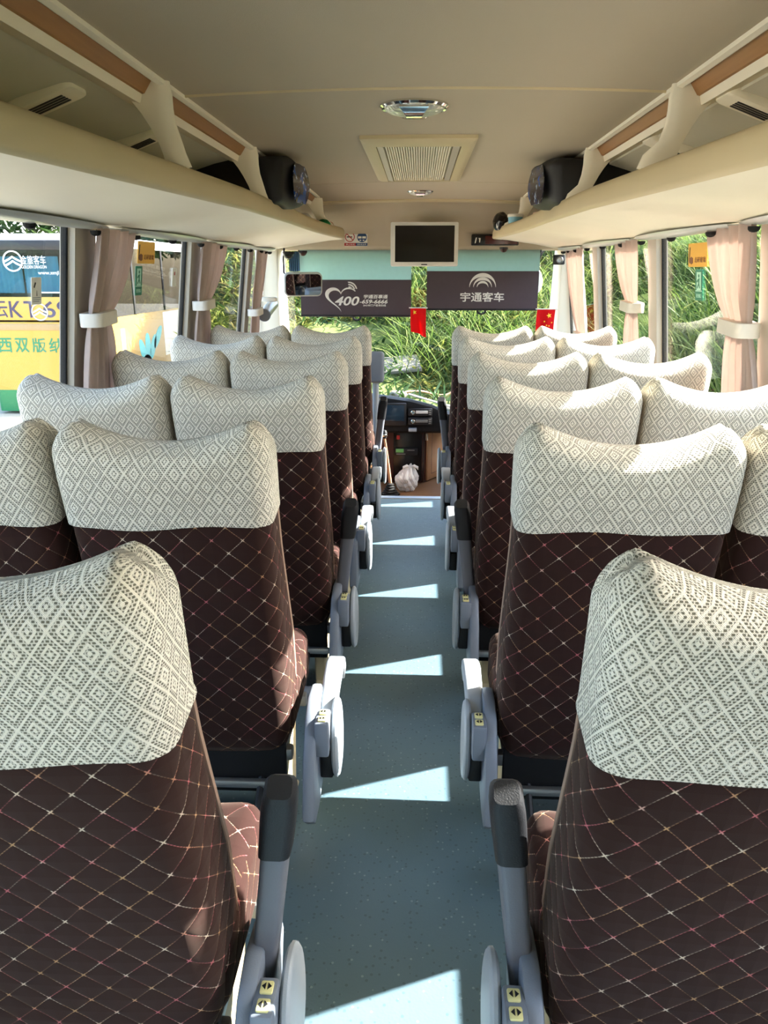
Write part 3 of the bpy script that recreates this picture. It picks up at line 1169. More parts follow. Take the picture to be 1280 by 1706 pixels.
# ------------------------------------------------------------------ ceiling fittings
def dome_lamp(x, y, r, label):
    t = thing('ceiling_lamp', label, 'ceiling lamp', (x, y, ceil_z(x)))
    F = Matrix.Rotation(PI, 4, 'X')
    obj('bezel', MB().lathe([(r * 1.08, 0.0), (r * 1.09, 0.006), (r * 1.02, 0.012), (r * 0.96, 0.010), (r * 0.95, 0.0)], 48, F), 'chrome', t)
    obj('reflector', MB().lathe([(r * 0.96, 0.004), (r * 0.93, 0.013), (r * 0.80, 0.021), (r * 0.55, 0.027), (r * 0.25, 0.029), (0.001, 0.029)], 48, F), 'lampchrome', t, smooth=30)
    # saddle-shaped lamp holder across the bowl
    s = MB()
    rr = []
    for i in range(13):
        u = -1 + 2 * i / 12
        w = r * (0.24 + 0.22 * u * u)
        rr.append([(-w, u * r * 0.86, -(0.038 - 0.018 * u * u)), (w, u * r * 0.86, -(0.038 - 0.018 * u * u)), (w * .9, u * r * 0.86, -(0.030 - 0.020 * u * u)), (-w * .9, u * r * 0.86, -(0.030 - 0.020 * u * u))])
    obj('lamp_holder', s.loft(rr), 'chrome', t, smooth=60)
    return t

tt = NT('faceted_lamp_bowl')
_vo = tt.new('ShaderNodeTexVoronoi')
_vo.inputs['Scale'].default_value = 60.0
tt.l.new(tt.coord(), _vo.inputs['Vector'])
tt.set('Base Color', lin(225, 225, 215))
tt.set('Metallic', 0.75)
tt.set('Roughness', 0.28)
tt.bump(_vo.outputs['Distance'], 0.01, 0.6)
M['lampchrome'] = tt.m
dome_lamp(-0.025, 2.69, 0.100, 'large round chrome ceiling lamp behind the air grille')
dome_lamp(-0.005, 5.42, 0.080, 'small round chrome ceiling lamp in front of the air grille')

t = thing('ceiling_air_grille', 'rectangular beige return air grille with fine slats in the ceiling', 'air vent', (-0.012, 3.95, 1.945))
fr = MB()
o_, i_ = [(-0.228, -0.71), (0.228, -0.71), (0.228, 0.71), (-0.228, 0.71)], [(-0.17, -0.60), (0.17, -0.60), (0.17, 0.65), (-0.17, 0.65)]
rings = []
for (pts, z) in ((o_, 0.010), (o_, -0.004), ([(a * .9, b * .95) for a, b in o_], -0.016), (i_, -0.018), (i_, 0.010)):
    rings.append([(a, b, z) for a, b in pts])
obj('frame', fr.loft(rings, True, False, False), 'beige', t, smooth=30)
obj('grille_tray', MB().box(-0.17, 0.17, -0.60, 0.65, 0.0, 0.008), 'duct', t, smooth=0)
sl = MB()
for k in range(26):
    x = -0.132 + k * 0.0103
    sl.box(x - 0.0026, x + 0.0026, -0.58, 0.64, -0.014, 0.002)
obj('slats', sl, 'cream', t, smooth=0)
obj('side_flap', MB().prism([(-0.168, 0.0), (-0.168, -0.014), (-0.142, -0.018), (-0.140, 0.0)], 'y', -0.59, 0.645), 'duct', t, smooth=0)
obj('filter_strip', MB().box(0.138, 0.166, -0.59, 0.645, -0.014, 0.0), 'wall', t, smooth=0)

# ------------------------------------------------------------------ bags and small things on the racks
def luggage(side, x0, x1, y0, y1, z0, z1, label, seed):
    """soft bulging black bag: loft of rounded rectangles along y"""
    t = thing('luggage_bag', label, 'bag', ((side * (x0 + x1) / 2), (y0 + y1) / 2, z0), side * math.radians(9))
    W, H, D = (x1 - x0), (z1 - z0), (y1 - y0)
    rr = random.Random(seed)
    rings = []
    N = 18
    for i in range(N + 1):
        u = -1 + 2 * i / N
        e = (1 - abs(u) ** 9) ** 0.35 if abs(u) < 1 else 0.0
        k = 0.93 + 0.07 * (1 - u * u)
        s = 0.90 + 0.10 * e
        w, h = W * k * s, H * (0.94 + 0.06 * (1 - u * u)) * s
        ring = []
        for (a, b) in rrect(w, h, 0.035, 6):
            bb = b / (h / 2)
            a2 = a * (1.0 + 0.06 * (1 - bb * bb)) * (1 - 0.10 * max(0, -bb)) + 0.006 * math.sin(7 * b * 10 + u * 3 + seed)
            ring.append((a2, u * D / 2, H / 2 + b * 0.98 + 0.004 * math.sin(5 * u + a * 20)))
        rings.append(ring)
    zmin = min(p[2] for r in rings for p in r)
    rings = [[(a, b, c - zmin) for a, b, c in r] for r in rings]
    obj('bag_body', MB().loft(rings), 'bagblack', t, smooth=60)
    # glossy printed film on the aisle side
    f = []
    sx = -side
    for i in range(9):
        v = i / 8
        z = H * (0.10 + 0.78 * v)
        bow = W / 2 * (1.0 + 0.055 * (1 - ((z - H / 2) / (H / 2)) ** 2)) - 0.0 * v
        row = []
        wd = D * 0.30 * math.sin(PI * (0.15 + 0.7 * v)) ** 0.7
        for j in range(9):
            y = -wd + 2 * wd * j / 8
            row.append((sx * (bow + 0.002 + 0.004 * (1 - (y / (D / 2)) ** 2)), y, z))
        f.append(row)
    g = [[(x + sx * 0.003, y, z) for x, y, z in r] for r in f]
    obj('printed_film', MB().loft([a + b[::-1] for a, b in zip(f, g)]), 'film', t, smooth=60)
    h = [(0.0 + 0.10 * math.cos(a), -D / 2 + 0.02, H * 0.93) for a in (0,)]
    hd_ = [(sx * W * 0.30, -0.09, H * 0.97), (sx * W * 0.31, -0.07, H * 1.0), (sx * W * 0.31, 0.07, H * 1.0), (sx * W * 0.30, 0.09, H * 0.97)]
    obj('carry_handle', MB().tube(hd_, 0.006, 8), 'bagtrim', t)
    return t

M['bagblack'] = plain('black_nylon', (13, 13, 17), 0.55, var=0.15, scale=40.0, bump=0.0008)
M['bagtrim'] = plain('pale_yellow_tape', (206, 196, 150), 0.5, var=0.08)
tt = NT('blue_printed_film')
_co = tt.coord()
_n = tt.noise(_co, 14.0, 4.0)
_s = tt.step(_n.outputs[0], 0.52, 0.62)
_n2 = tt.noise(_co, 40.0, 3.0)
_c = tt.mix(_s, lin(10, 12, 40), lin(30, 70, 140))
tt.set('Base Color', tt.mix(tt.step(_n2.outputs[0], 0.60, 0.70), _c, lin(196, 214, 232)))
tt.set('Roughness', 0.12)
M['film'] = tt.m
luggage(-1, 0.545, 0.97, 3.50, 3.90, 1.724, 1.926, 'black bulging bag with a glossy blue print on the left rack', 3)
luggage(1, 0.53, 0.93, 3.60, 4.00, 1.724, 1.926, 'black bulging bag with a pale yellow handle strip on the right rack', 8)


def crumple(name, label, cat, loc, size, mat, seed, amp=0.12, neck=False):
    b = bmesh.new()
    bmesh.ops.create_icosphere(b, subdivisions=4, radius=1.0)
    rr = random.Random(seed)
    dirs = [(Vector((rr.gauss(0, 1), rr.gauss(0, 1), rr.gauss(0, 1))).normalized(), rr.uniform(2, 7), rr.uniform(0, 6)) for _ in range(14)]
    for v in b.verts:
        p = v.co.copy()
        d = sum(abs(math.sin(f * p.dot(q) + o)) for q, f, o in dirs) / len(dirs) - 0.6
        p *= 1 + amp * 2.2 * d
        if neck and p.z > 0.35:
            k = (p.z - 0.35) / 0.65
            p.x *= 1 - 0.75 * k * (1.4 - k)
            p.y *= 1 - 0.75 * k * (1.4 - k)
            p.x += 0.25 * k
        p.z = max(p.z, -0.82)
        v.co = Vector((p.x * size[0], p.y * size[1], (p.z + 0.82) * size[2]))
    o = obj(name, MB().bm(b), mat, None, loc, smooth=25)
    return tag(o, label, cat)

M['dashblack'] = plain('matt_black_dash', (20, 20, 22), 0.6, var=0.1, scale=30.0, spec=0.25)
M['plasticbag'] = plain('white_carrier_bag_film', (226, 226, 224), 0.3, var=0.12, scale=22.0)
M['blackbag'] = plain('black_bin_bag_film', (16, 15, 16), 0.2, var=0.2, scale=22.0)
M['green'] = cloth_material('green_cloth', (26, 122, 62))
M['pink'] = cloth_material('faded_red_cloth', (196, 96, 84))
M['bluetub'] = plain('light_blue_plastic', (120, 178, 200), 0.35, var=0.06)
crumple('folded_cloth', 'green folded cloth at the front end of the left rack', 'cloth', (-0.655, 5.52, 1.725), (0.045, 0.07, 0.035), 'green', 5, 0.08)
crumple('folded_cloth', 'faded red cloth beside the green one at the front of the left rack', 'cloth', (-0.655, 5.74, 1.725), (0.045, 0.07, 0.036), 'pink', 6, 0.08)
crumple('paper_roll', 'crumpled white paper behind the green cloth on the left rack', 'paper', (-0.76, 5.35, 1.716), (0.05, 0.06, 0.055), 'plasticbag', 9, 0.1)
crumple('bin_bag', 'shiny black plastic bag at the front end of the right rack', 'bag', (0.56, 5.75, 1.725), (0.055, 0.09, 0.066), 'blackbag', 11, 0.12)
t = thing('tub', 'light blue tub with a white lid beside the black plastic bag on the right rack', 'tub', (0.63, 5.50, 1.716))
obj('tub_body', MB().lathe([(0.040, 0.0), (0.043, 0.005), (0.049, 0.085), (0.049, 0.088)], 28), 'bluetub', t)
obj('lid', MB().lathe([(0.053, 0.080), (0.053, 0.094), (0.047, 0.100), (0.001, 0.101)], 28), 'white', t)
o = obj('small_box', MB().box(-0.05, 0.05, -0.06, 0.06, 0, 0.09, 0.004), plain('pale_pink_card', (214, 186, 170), 0.7), None, (0.77, 5.20, 1.718), (0, 0, 0.2))
tag(o, 'pale pink card box behind the blue tub on the right rack', 'box')

# ------------------------------------------------------------------ television, signs, clock on the header
t = thing('television', 'small flat television in a white frame hanging from the front header', 'television', (0.030, 6.05, 1.645))
TT = Matrix.Rotation(math.radians(-5), 4, 'X')
b = MB()
out = [(p[0], p[1]) for p in rrect(0.502, 0.312, 0.012, 4)]
b.prism(out, 'y', 0.0, 0.045, 0.006, 2, TT)
obj('housing', b, 'white', t)
obj('screen', MB().box(-0.218, 0.222, -0.004, 0.004, -0.128, 0.130, 0.0015, 1, TT), 'screen', t)
obj('logo_plate', MB().box(-0.022, 0.022, -0.003, 0.002, -0.150, -0.143, 0, 1, TT), 'dark', t, smooth=0)
obj('wall_bracket', MB().box(-0.09, 0.09, 0.03, 0.30, 0.02, 0.10, 0.01), 'beige', t)

def lettering(s, mat, parent, name, x, z, width=None, height=None, y=0.0, bold=0.0, shear=0.0, T=None, rot=FACE_BACK, depth=0.0015):
    me = text_mesh(s, width, height, depth, bold, shear)
    if T:
        me.transform(T)
    return link(name, me, mat, parent, (x, y, z), rot)

M['signred'] = plain('sign_red', (176, 34, 30), 0.5, var=0.02)
M['signblue'] = plain('sign_blue', (22, 66, 116), 0.5, var=0.02)
M['paper'] = plain('white_card', (236, 234, 226), 0.6, var=0.02)
M['ink'] = plain('black_ink', (34, 30, 28), 0.6, var=0.02)
t = thing('notice_card', 'white card with no smoking and blue seat belt signs, left of the television', 'sign', (-0.5035, 6.357, 1.695))
t.rotation_euler = (math.radians(-13), 0, 0)
obj('card', MB().box(-0.090, 0.090, -0.0015, 0.0015, -0.058, 0.056), 'paper', t, smooth=0)
ring = MB()
band(ring, arc(-0.048, 0.012, 0.038, 0, 2 * PI, 32), arc(-0.048, 0.012, 0.032, 0, 2 * PI, 32), 'y', -0.003, -0.0015)
ring.box(-0.036, 0.036, -0.003, -0.0015, -0.003, 0.003, T=Matrix.Translation((-0.048, 0, 0.012)) @ Matrix.Rotation(PI / 4, 4, 'Y'))
obj('no_smoking_ring', ring, 'signred', t, smooth=0)
cg = MB().box(-0.024, 0.018, -0.0025, -0.0015, -0.004, 0.004, T=Matrix.Translation((-0.048, 0, 0.012)))
obj('cigarette_mark', cg, 'ink', t, smooth=0)
obj('blue_disc', MB().prism(arc(0.047, 0.010, 0.038, 0, 2 * PI - 0.2, 30), 'y', -0.003, -0.0015), 'signblue', t, smooth=0)
bk2 = MB().box(0.016, 0.043, -0.004, -0.003, 0.0, 0.016).box(0.049, 0.078, -0.004, -0.003, 0.0, 0.016).box(0.028, 0.042, -0.004, -0.003, -0.018, -0.010).box(0.052, 0.066, -0.004, -0.003, -0.018, -0.010)
obj('buckle_mark', bk2, 'paper', t, smooth=0)
obj('red_band', MB().box(-0.090, 0.0, -0.003, -0.0015, -0.056, -0.034), 'signred', t, smooth=0)
obj('blue_band', MB().box(0.0, 0.090, -0.003, -0.0015, -0.056, -0.034), 'signblue', t, smooth=0)
lettering('禁止吸烟', 'paper', t, 'lettering', -0.045, -0.045, 0.068, 0.013, -0.0031)
lettering('请系安全带', 'paper', t, 'lettering', 0.045, -0.045, 0.072, 0.013, -0.0031)

t = thing('clock_display', 'black and dark red display panel behind the tip of the right rack', 'display', (0.60, 6.34, 1.682))
obj('display_case', MB().box(-0.205, 0.16, -0.015, 0.045, -0.040, 0.042, 0.008), 'black', t)
obj('red_window', MB().box(-0.10, 0.15, -0.018, -0.012, -0.030, 0.030, 0.002), plain('dark_red_filter', (74, 14, 14), 0.15), t)
mk = MB().prism([(-0.180, -0.024), (-0.172, -0.022), (-0.163, 0.018), (-0.172, 0.018), (-0.174, 0.008)], 'y', -0.017, -0.0155)
mk.prism([(-0.152, 0.014), (-0.135, 0.014), (-0.139, -0.018), (-0.145, -0.018), (-0.146, 0.004)], 'y', -0.017, -0.0155)
obj('white_mark', mk, 'paper', t, smooth=0)

def dome(loc, r, label, mat='black'):
    t = thing('dome_camera', label, 'camera', loc)
    F = Matrix.Rotation(PI, 4, 'X')
    obj('base_ring', MB().lathe([(r * 1.05, 0.0), (r * 1.05, 0.012), (r, 0.016)], 24, F), 'dark', t)
    obj('dome_cover', MB().lathe([(r, 0.014), (r * 0.98, r * 0.5), (r * 0.75, r * 0.95), (r * 0.4, r * 1.2), (0.001, r * 1.28)], 24, F), mat, t)
    return t
M['darkgreen'] = plain('dark_green_gloss', (22, 38, 30), 0.2)
M['darkbrown'] = plain('dark_brown_gloss', (58, 34, 28), 0.3)
dome((-0.985, 6.02, 1.592), 0.042, 'dark green dome under the front of the left rack, nearer the pillar', 'darkgreen')
dome((-0.875, 6.02, 1.598), 0.030, 'small dark brown dome under the front of the left rack', 'darkbrown')
dome((0.615, 6.02, 1.622), 0.030, 'small dark dome under the tip of the right rack', 'darkbrown')
t = thing('driver_camera', 'black camera fixed high on the right corner pillar', 'camera', (1.055, 6.20, 1.535))
obj('camera_body', MB().box(-0.042, 0.042, -0.03, 0.04, -0.036, 0.036, 0.01), 'dark', t)
obj('lens', MB().lathe([(0.026, 0.0), (0.026, 0.014), (0.020, 0.018), (0.017, 0.008), (0.001, 0.006)], 24, Matrix.Translation((0, -0.028, -0.002)) @ Matrix.Rotation(PI / 2, 4, 'X')), 'steel', t)
obj('mount', MB().box(-0.012, 0.05, 0.03, 0.17, 0.0, 0.03, 0.005), 'dark', t)

# ------------------------------------------------------------------ roller blinds on the windscreen
def blind(label, x0, x1, z_top, z_mid, z_bot, handle_x):
    t = thing('roller_blind', label, 'roller blind', (0, 6.44, 0))
    y = 0.0
    obj('upper_cloth', MB().box(x0, x1, 0.0, 0.003, z_mid, z_top), 'teal', t, smooth=0)
    obj('lower_cloth', MB().box(x0, x1, -0.002, 0.003, z_bot, z_mid), 'blind', t, smooth=0)
    obj('bottom_bar', MB().tube([(x0, 0, z_bot - 0.004), (x1, 0, z_bot - 0.004)], 0.008, 10), 'dark', t)
    obj('pull_handle', band(MB(), arc(handle_x, z_bot - 0.012, 0.040, PI, 2 * PI, 10, 0.034), arc(handle_x, z_bot - 0.012, 0.024, PI, 2 * PI, 10, 0.020), 'y', -0.008, 0.004), 'dark', t)
    obj('roller', MB().tube([(x0 - 0.01, 0.02, z_top - 0.005), (x1 + 0.01, 0.02, z_top - 0.005)], 0.018, 12), 'dark', t)
    return t

L = blind('left windscreen blind, teal above dark grey, with a heart and 400 number', -0.965, -0.069, 1.612, 1.386, 1.108, -0.51)
# heart swoosh, 400, and three lines of lettering
hy = -0.004
hx, hz = -0.625, 1.235
def heart_pts(k, t0, t1, n=40):
    pts = []
    for i in range(n + 1):
        t = t0 + (t1 - t0) * i / n
        x = 16 * math.sin(t) ** 3
        z = 13 * math.cos(t) - 5 * math.cos(2 * t) - 2 * math.cos(3 * t) - math.cos(4 * t)
        pts.append((x * k * 1.15, z * k * 0.95))
    return pts
hb = MB()
o1 = [(hx - 0.012 + a, hz + 0.012 + b) for a, b in heart_pts(0.0070, PI + 0.05, 2 * PI + 1.35)]
i1 = []
n_ = len(o1)
for i, (a, b) in enumerate(heart_pts(0.0070, PI + 0.05, 2 * PI + 1.35)):
    w = 0.24 * math.sin(PI * (i + 1.2) / (n_ + 1.4)) ** 0.8
    i1.append((hx - 0.012 + a * (1 - w) , hz + 0.012 + b * (1 - w) - 0.004))
band(hb, o1, i1, 'y', -0.0035, -0.002)
obj('heart_mark', hb, 'print', L, smooth=0)
for k in range(3):
    r = 0.030 + 0.018 * k
    obj('signal_arc', band(MB(), arc(hx + 0.055, hz + 0.070, r, 0.15, 1.75, 10), arc(hx + 0.053, hz + 0.068, r - 0.008, 0.25, 1.6, 10), 'y', -0.0035, -0.002), 'print', L, smooth=0)
lettering('400', 'print', L, 'lettering', hx + 0.038, hz - 0.014, 0.20, 0.072, -0.003, 0.02, 0.25)
lettering('-659-6666', 'print', L, 'lettering', -0.372, 1.2165, 0.228, 0.032, -0.003, 0.025, 0.25)
lettering('宇通百事通', 'print', L, 'lettering', -0.355, 1.2555, 0.196, 0.031, -0.003, 0.025, 0.15)
lettering('24小时客户服务热线', 'print', L, 'lettering', -0.365, 1.187, 0.185, 0.017, -0.003, 0.02)

Rb = blind('right windscreen blind, teal above dark grey, with three white arcs and four characters', 0.056, 0.946, 1.612, 1.452, 1.160, 0.50)
lx, lz = 0.502, 1.332
for k, (ro, ri, th) in enumerate(((0.106, 0.104, 0.026), (0.074, 0.072, 0.019), (0.046, 0.044, 0.014))):
    o1 = arc(lx, lz, ro, 0.02, PI - 0.02, 26)
    i1 = arc(lx, lz - 0.004, ri, 0.0, PI, 26)
    i1 = [(lx + (a - lx) * (1 - th / ro * 0.55 * math.sin(PI * i / 26)), lz + (b - lz) * (1 - th / ro * math.sin(PI * i / 26))) for i, (a, b) in enumerate(i1)]
    obj('arc_mark', band(MB(), o1, i1, 'y', -0.0035, -0.002), 'print', Rb, smooth=0)
lettering('宇通客车', 'print', Rb, 'lettering', lx, 1.254, 0.35, 0.074, -0.003, 0.016)

# ------------------------------------------------------------------ flags
def star(cx, cz, r, rot=0.0):
    pts = []
    for i in range(10):
        a = PI / 2 + rot + i * PI / 5
        q = r if i % 2 == 0 else r * 0.40
        pts.append((cx + q * math.cos(a), cz + q * math.sin(a)))
    return pts

def flag(x, y, z_top, w, h, label, lean, seed, with_stars):
    t = thing('flag', label, 'flag', (x, y, z_top))
    def P(u, v):
        return (u * w + lean * v + 0.010 * math.sin(6 * u + 2 * v + seed) * v, 0.014 * math.sin(7.5 * u + 1.2 + seed) * (0.3 + v), -v * h - (0.020 * u + 0.012 * math.sin(3 * u)) * v)
    A, B = [], []
    for j in range(15):
        v = j / 14
        A.append([P(-0.5 + i / 18, v) for i in range(19)])
        B.append([(a, b + 0.0016, c) for a, b, c in A[-1]])
    obj('cloth', MB().loft([a + b[::-1] for a, b in zip(A, B)]), 'red', t, smooth=60)
    obj('rod', MB().tube([(-w / 2 - 0.012, 0, 0.004), (w / 2 + 0.012, 0, 0.004)], 0.004, 8), 'white', t)
    for (sx, sv, r) in with_stars:
        p = P(sx, sv)
        m = MB().prism(star(p[0], p[2], r, 0.3), 'y', p[1] - 0.0025, p[1] - 0.0005)
        obj('star', m, 'yellow', t, smooth=0)
    return t

flag(-0.010, 6.40, 1.166, 0.125, 0.205, 'small red flag with yellow stars hanging between the two blinds', 0.012, 0.4, [(-0.25, 0.16, 0.020)])
flag(1.010, 6.37, 1.160, 0.145, 0.26, 'small red flag with yellow stars hanging by the right corner pillar', -0.012, 2.2, [(0.18, 0.17, 0.022), (-0.05, 0.36, 0.008), (0.10, 0.46, 0.008), (0.25, 0.46, 0.008), (0.38, 0.36, 0.008)])

# ------------------------------------------------------------------ mirror, left pillar fittings
t = thing('interior_mirror', 'wide rectangular driver mirror in a pale grey frame by the left blind', 'mirror', (-0.905, 6.20, 1.352))
MT = Matrix.Rotation(math.radians(16), 4, 'Z') @ Matrix.Rotation(math.radians(9), 4, 'X')
obj('frame', MB().prism(rrect(0.30, 0.182, 0.040, 6), 'y', 0.0, 0.045, 0.012, 3, MT), 'pelmet', t)
obj('mirror_glass', MB().prism(rrect(0.276, 0.158, 0.030, 6), 'y', -0.003, 0.002, 0, 1, MT), 'mirror', t)
obj('mirror_arm', MB().tube([(-0.13, 0.03, 0.06), (-0.16, 0.06, 0.09), (-0.17, 0.12, 0.20), (-0.17, 0.17, 0.27)], 0.008, 8), 'dark', t)

t = thing('side_cloth', 'blue grey striped cloth hanging beside the left blind above the mirror', 'cloth', (-1.01, 6.46, 1.60))
A = [[(-0.045 + 0.10 * i / 24, 0.010 * math.sin(i * 1.6), -0.15 * j) for i in range(25)] for j in range(2)]
obj('cloth', MB().loft([a + [(x, y + 0.003, z) for x, y, z in a][::-1] for a in A]), cloth_material('blue_grey_cloth', (96, 128, 158), 0.2), t, smooth=60)

t = thing('blind_case', 'grey cylindrical blind case on the left front pillar below the gold card', 'blind case', (-1.16, 6.05, 1.17))
obj('tube', MB().tube([(0, -0.16, -0.03), (0.0, 0.0, 0.0), (0.005, 0.17, 0.03)], 0.042, 18), 'pelmet', t)
obj('end_cap', MB().tube([(0, -0.175, -0.033), (0, -0.155, -0.029)], 0.047, 18), 'midgrey', t)
obj('hanger', MB().box(-0.035, -0.015, -0.05, 0.05, -0.075, 0.0, 0.004), 'dark', t)
t = thing('lucky_card', 'gold and red picture card on the cream wall left of the mirror', 'card', (-1.20, 5.97, 1.38))
t.rotation_euler = (0, 0, math.radians(-52))
tt = NT('gold_and_red_print')
_co = tt.coord()
_n = tt.noise(_co, 26.0, 3.0)
tt.set('Base Color', tt.mix(tt.step(_n.outputs[0], 0.45, 0.56), lin(214, 176, 72), lin(176, 62, 26)))
tt.set('Roughness', 0.4)
obj('card', MB().prism(rrect(0.072, 0.17, 0.012, 3), 'y', -0.003, 0.0), tt.m, t)
obj('card_border', MB().prism(rrect(0.10, 0.20, 0.014, 3), 'y', 0.0, 0.003), 'cream', t)
o = obj('tissue_pack', MB().box(-0.06, 0.06, -0.03, 0.03, 0.0, 0.035, 0.012, 3), 'white', None, (-1.15, 6.05, 1.2285))
tag(o, 'small white pack lying on the grey blind case under the gold card', 'tissue pack')

# ------------------------------------------------------------------ driver area: dashboard, console, lever, post
t = thing('dashboard', 'black dashboard with a screen and two radios below the windscreen', 'dashboard', (0, 6.10, -0.25))
rings = []
for x, zt in ((-1.12, 0.53), (-0.6, 0.52), (-0.33, 0.51), (-0.07, 0.475), (0.11, 0.43), (0.23, 0.375), (0.5, 0.35), (1.08, 0.34)):
    z = zt + 0.25
    rings.append([(x, 0.02, 0.455), (x, -0.01, 0.475), (x, -0.025, z - 0.04), (x, -0.015, z - 0.01), (x, 0.03, z), (x, 0.10, z - 0.004), (x, 0.42, max(z - 0.13, 0.475)), (x, 0.52, 0.466), (x, 0.50, 0.455)])
obj('fascia', MB().loft(rings), 'dashblack', t, smooth=40)
obj('sunlit_rim', MB().box(-0.085, 0.27, 0.03, 0.09, 0.0, 0.010, 0.004, 1, Matrix.Translation((0, 0, 0.735)) @ Matrix.Rotation(math.radians(16), 4, 'Y')), 'white', t)  # white strip standing in for sunlight along the dash top
s = obj('display_unit', MB().box(-0.285, -0.092, -0.05, 0.0, 0.525, 0.705, 0.01), 'dark', t)
obj('display_screen', MB().box(-0.270, -0.110, -0.054, -0.048, 0.565, 0.690, 0.002), plain('blue_black_screen', (40, 60, 74), 0.12), s)
for k, (zc, lab) in enumerate(((0.635, 'radio'), (0.563, 'radio'))):
    r = obj('car_radio', MB().box(-0.078, 0.112, -0.05, 0.0, zc - 0.029, zc + 0.029, 0.005), 'dark', t)
    obj('radio_display', MB().box(-0.018, 0.078, -0.054, -0.049, zc - 0.010, zc + 0.014, 0.002), 'white' if k == 0 else 'steel', r)
    obj('radio_knob', MB().lathe([(0.017, 0.0), (0.017, 0.012), (0.012, 0.016), (0.001, 0.016)], 20, Matrix.Translation((-0.040, -0.049, zc)) @ Matrix.Rotation(PI / 2, 4, 'X')), 'chrome', r)
    for j in range(3):
        obj('radio_button', MB().box(0.084, 0.104, -0.053, -0.049, zc - 0.020 + j * 0.015, zc - 0.011 + j * 0.015, 0.001), 'steel', r)
obj('badge', MB().box(-0.075, -0.01, -0.05, 0.01, 0.478, 0.505, 0.004), 'grey', t)

t = thing('centre_console', 'dark red brown veneer console under the dashboard with a green display', 'console', (-0.10, 6.25, -0.25))
obj('console_body', MB().box(-0.26, 0.145, 0.0, 0.55, 0.0, 0.452, 0.012), 'brownwood', t)
obj('recess', MB().box(-0.10, 0.135, -0.006, 0.0, 0.02, 0.43, 0.002), 'black', t)
d = obj('control_unit', MB().box(-0.085, 0.10, -0.03, -0.004, 0.245, 0.305, 0.005), 'dark', t)
obj('green_display', MB().box(-0.080, -0.015, -0.033, -0.028, 0.268, 0.300, 0.002), plain('green_lcd', (120, 190, 110), 0.3), d)
obj('control_label', MB().box(-0.075, 0.0, -0.032, -0.028, 0.252, 0.259, 0.0).box(0.015, 0.075, -0.032, -0.028, 0.285, 0.292, 0.0), 'steel', d, smooth=0)
obj('red_switch', MB().box(-0.075, -0.048, -0.02, -0.004, 0.375, 0.41, 0.004), plain('red_rocker', (200, 40, 50), 0.35), t)

t = thing('side_cabinet', 'low cabinet with a light oak door and dark red brown edge, right of the console', 'cabinet', (0.05, 6.245, -0.25))
obj('carcass', MB().prism([(0.002, 0.02), (0.30, 0.52), (0.30, 0.60), (0.002, 0.60)], 'z', 0.0, 0.452, 0.004, 1), 'brownwood', t)
ang = math.atan2(0.50, 0.298)
DT = Matrix.Translation((0.002, 0.018, 0)) @ Matrix.Rotation(ang, 4, 'Z')
d = obj('cabinet_door', MB().box(0.035, 0.575, -0.018, 0.0, 0.012, 0.445, 0.004, 2, DT), 'lightwood', t)
gv = MB()
for (a, b_, c, e) in ((0.10, 0.52, 0.06, 0.064), (0.10, 0.52, 0.41, 0.414), (0.10, 0.104, 0.06, 0.414), (0.516, 0.52, 0.06, 0.414)):
    gv.box(a, b_, -0.0195, -0.0178, c, e, 0, 1, DT)
obj('door_groove', gv, 'brownwood', d, smooth=0)
obj('catch', MB().box(0.012, 0.03, -0.022, 0.0, 0.36, 0.42, 0.004, 2, DT), 'steel', t)

t = thing('gear_lever', 'gear lever with a tan shaft and ribbed black boot left of the console', 'gear lever', (-0.213, 5.90, -0.25))
bt = []
for i in range(11):
    r = 0.072 - 0.052 * (i / 10) ** 0.8
    bt.append((r + (0.006 if i % 2 else -0.004), i * 0.0095))
obj('boot', MB().lathe([(0.08, 0.0)] + bt, 28), 'rubber', t)
obj('shaft', MB().tube([(0, 0, 0.09), (-0.012, -0.01, 0.20), (-0.030, -0.03, 0.36), (-0.045, -0.05, 0.47)], [0.013, 0.012, 0.010, 0.009], 12), plain('tan_shaft', (196, 150, 116), 0.4), t)
k = obj('knob', MB().lathe([(0.001, -0.03), (0.018, -0.028), (0.024, -0.005), (0.024, 0.015), (0.016, 0.034), (0.001, 0.038)], 20), 'dark', t, (-0.047, -0.052, 0.495))
obj('knob_ring', MB().lathe([(0.024, -0.012), (0.027, -0.006), (0.027, 0.0), (0.024, 0.006)], 20), 'chrome', k)

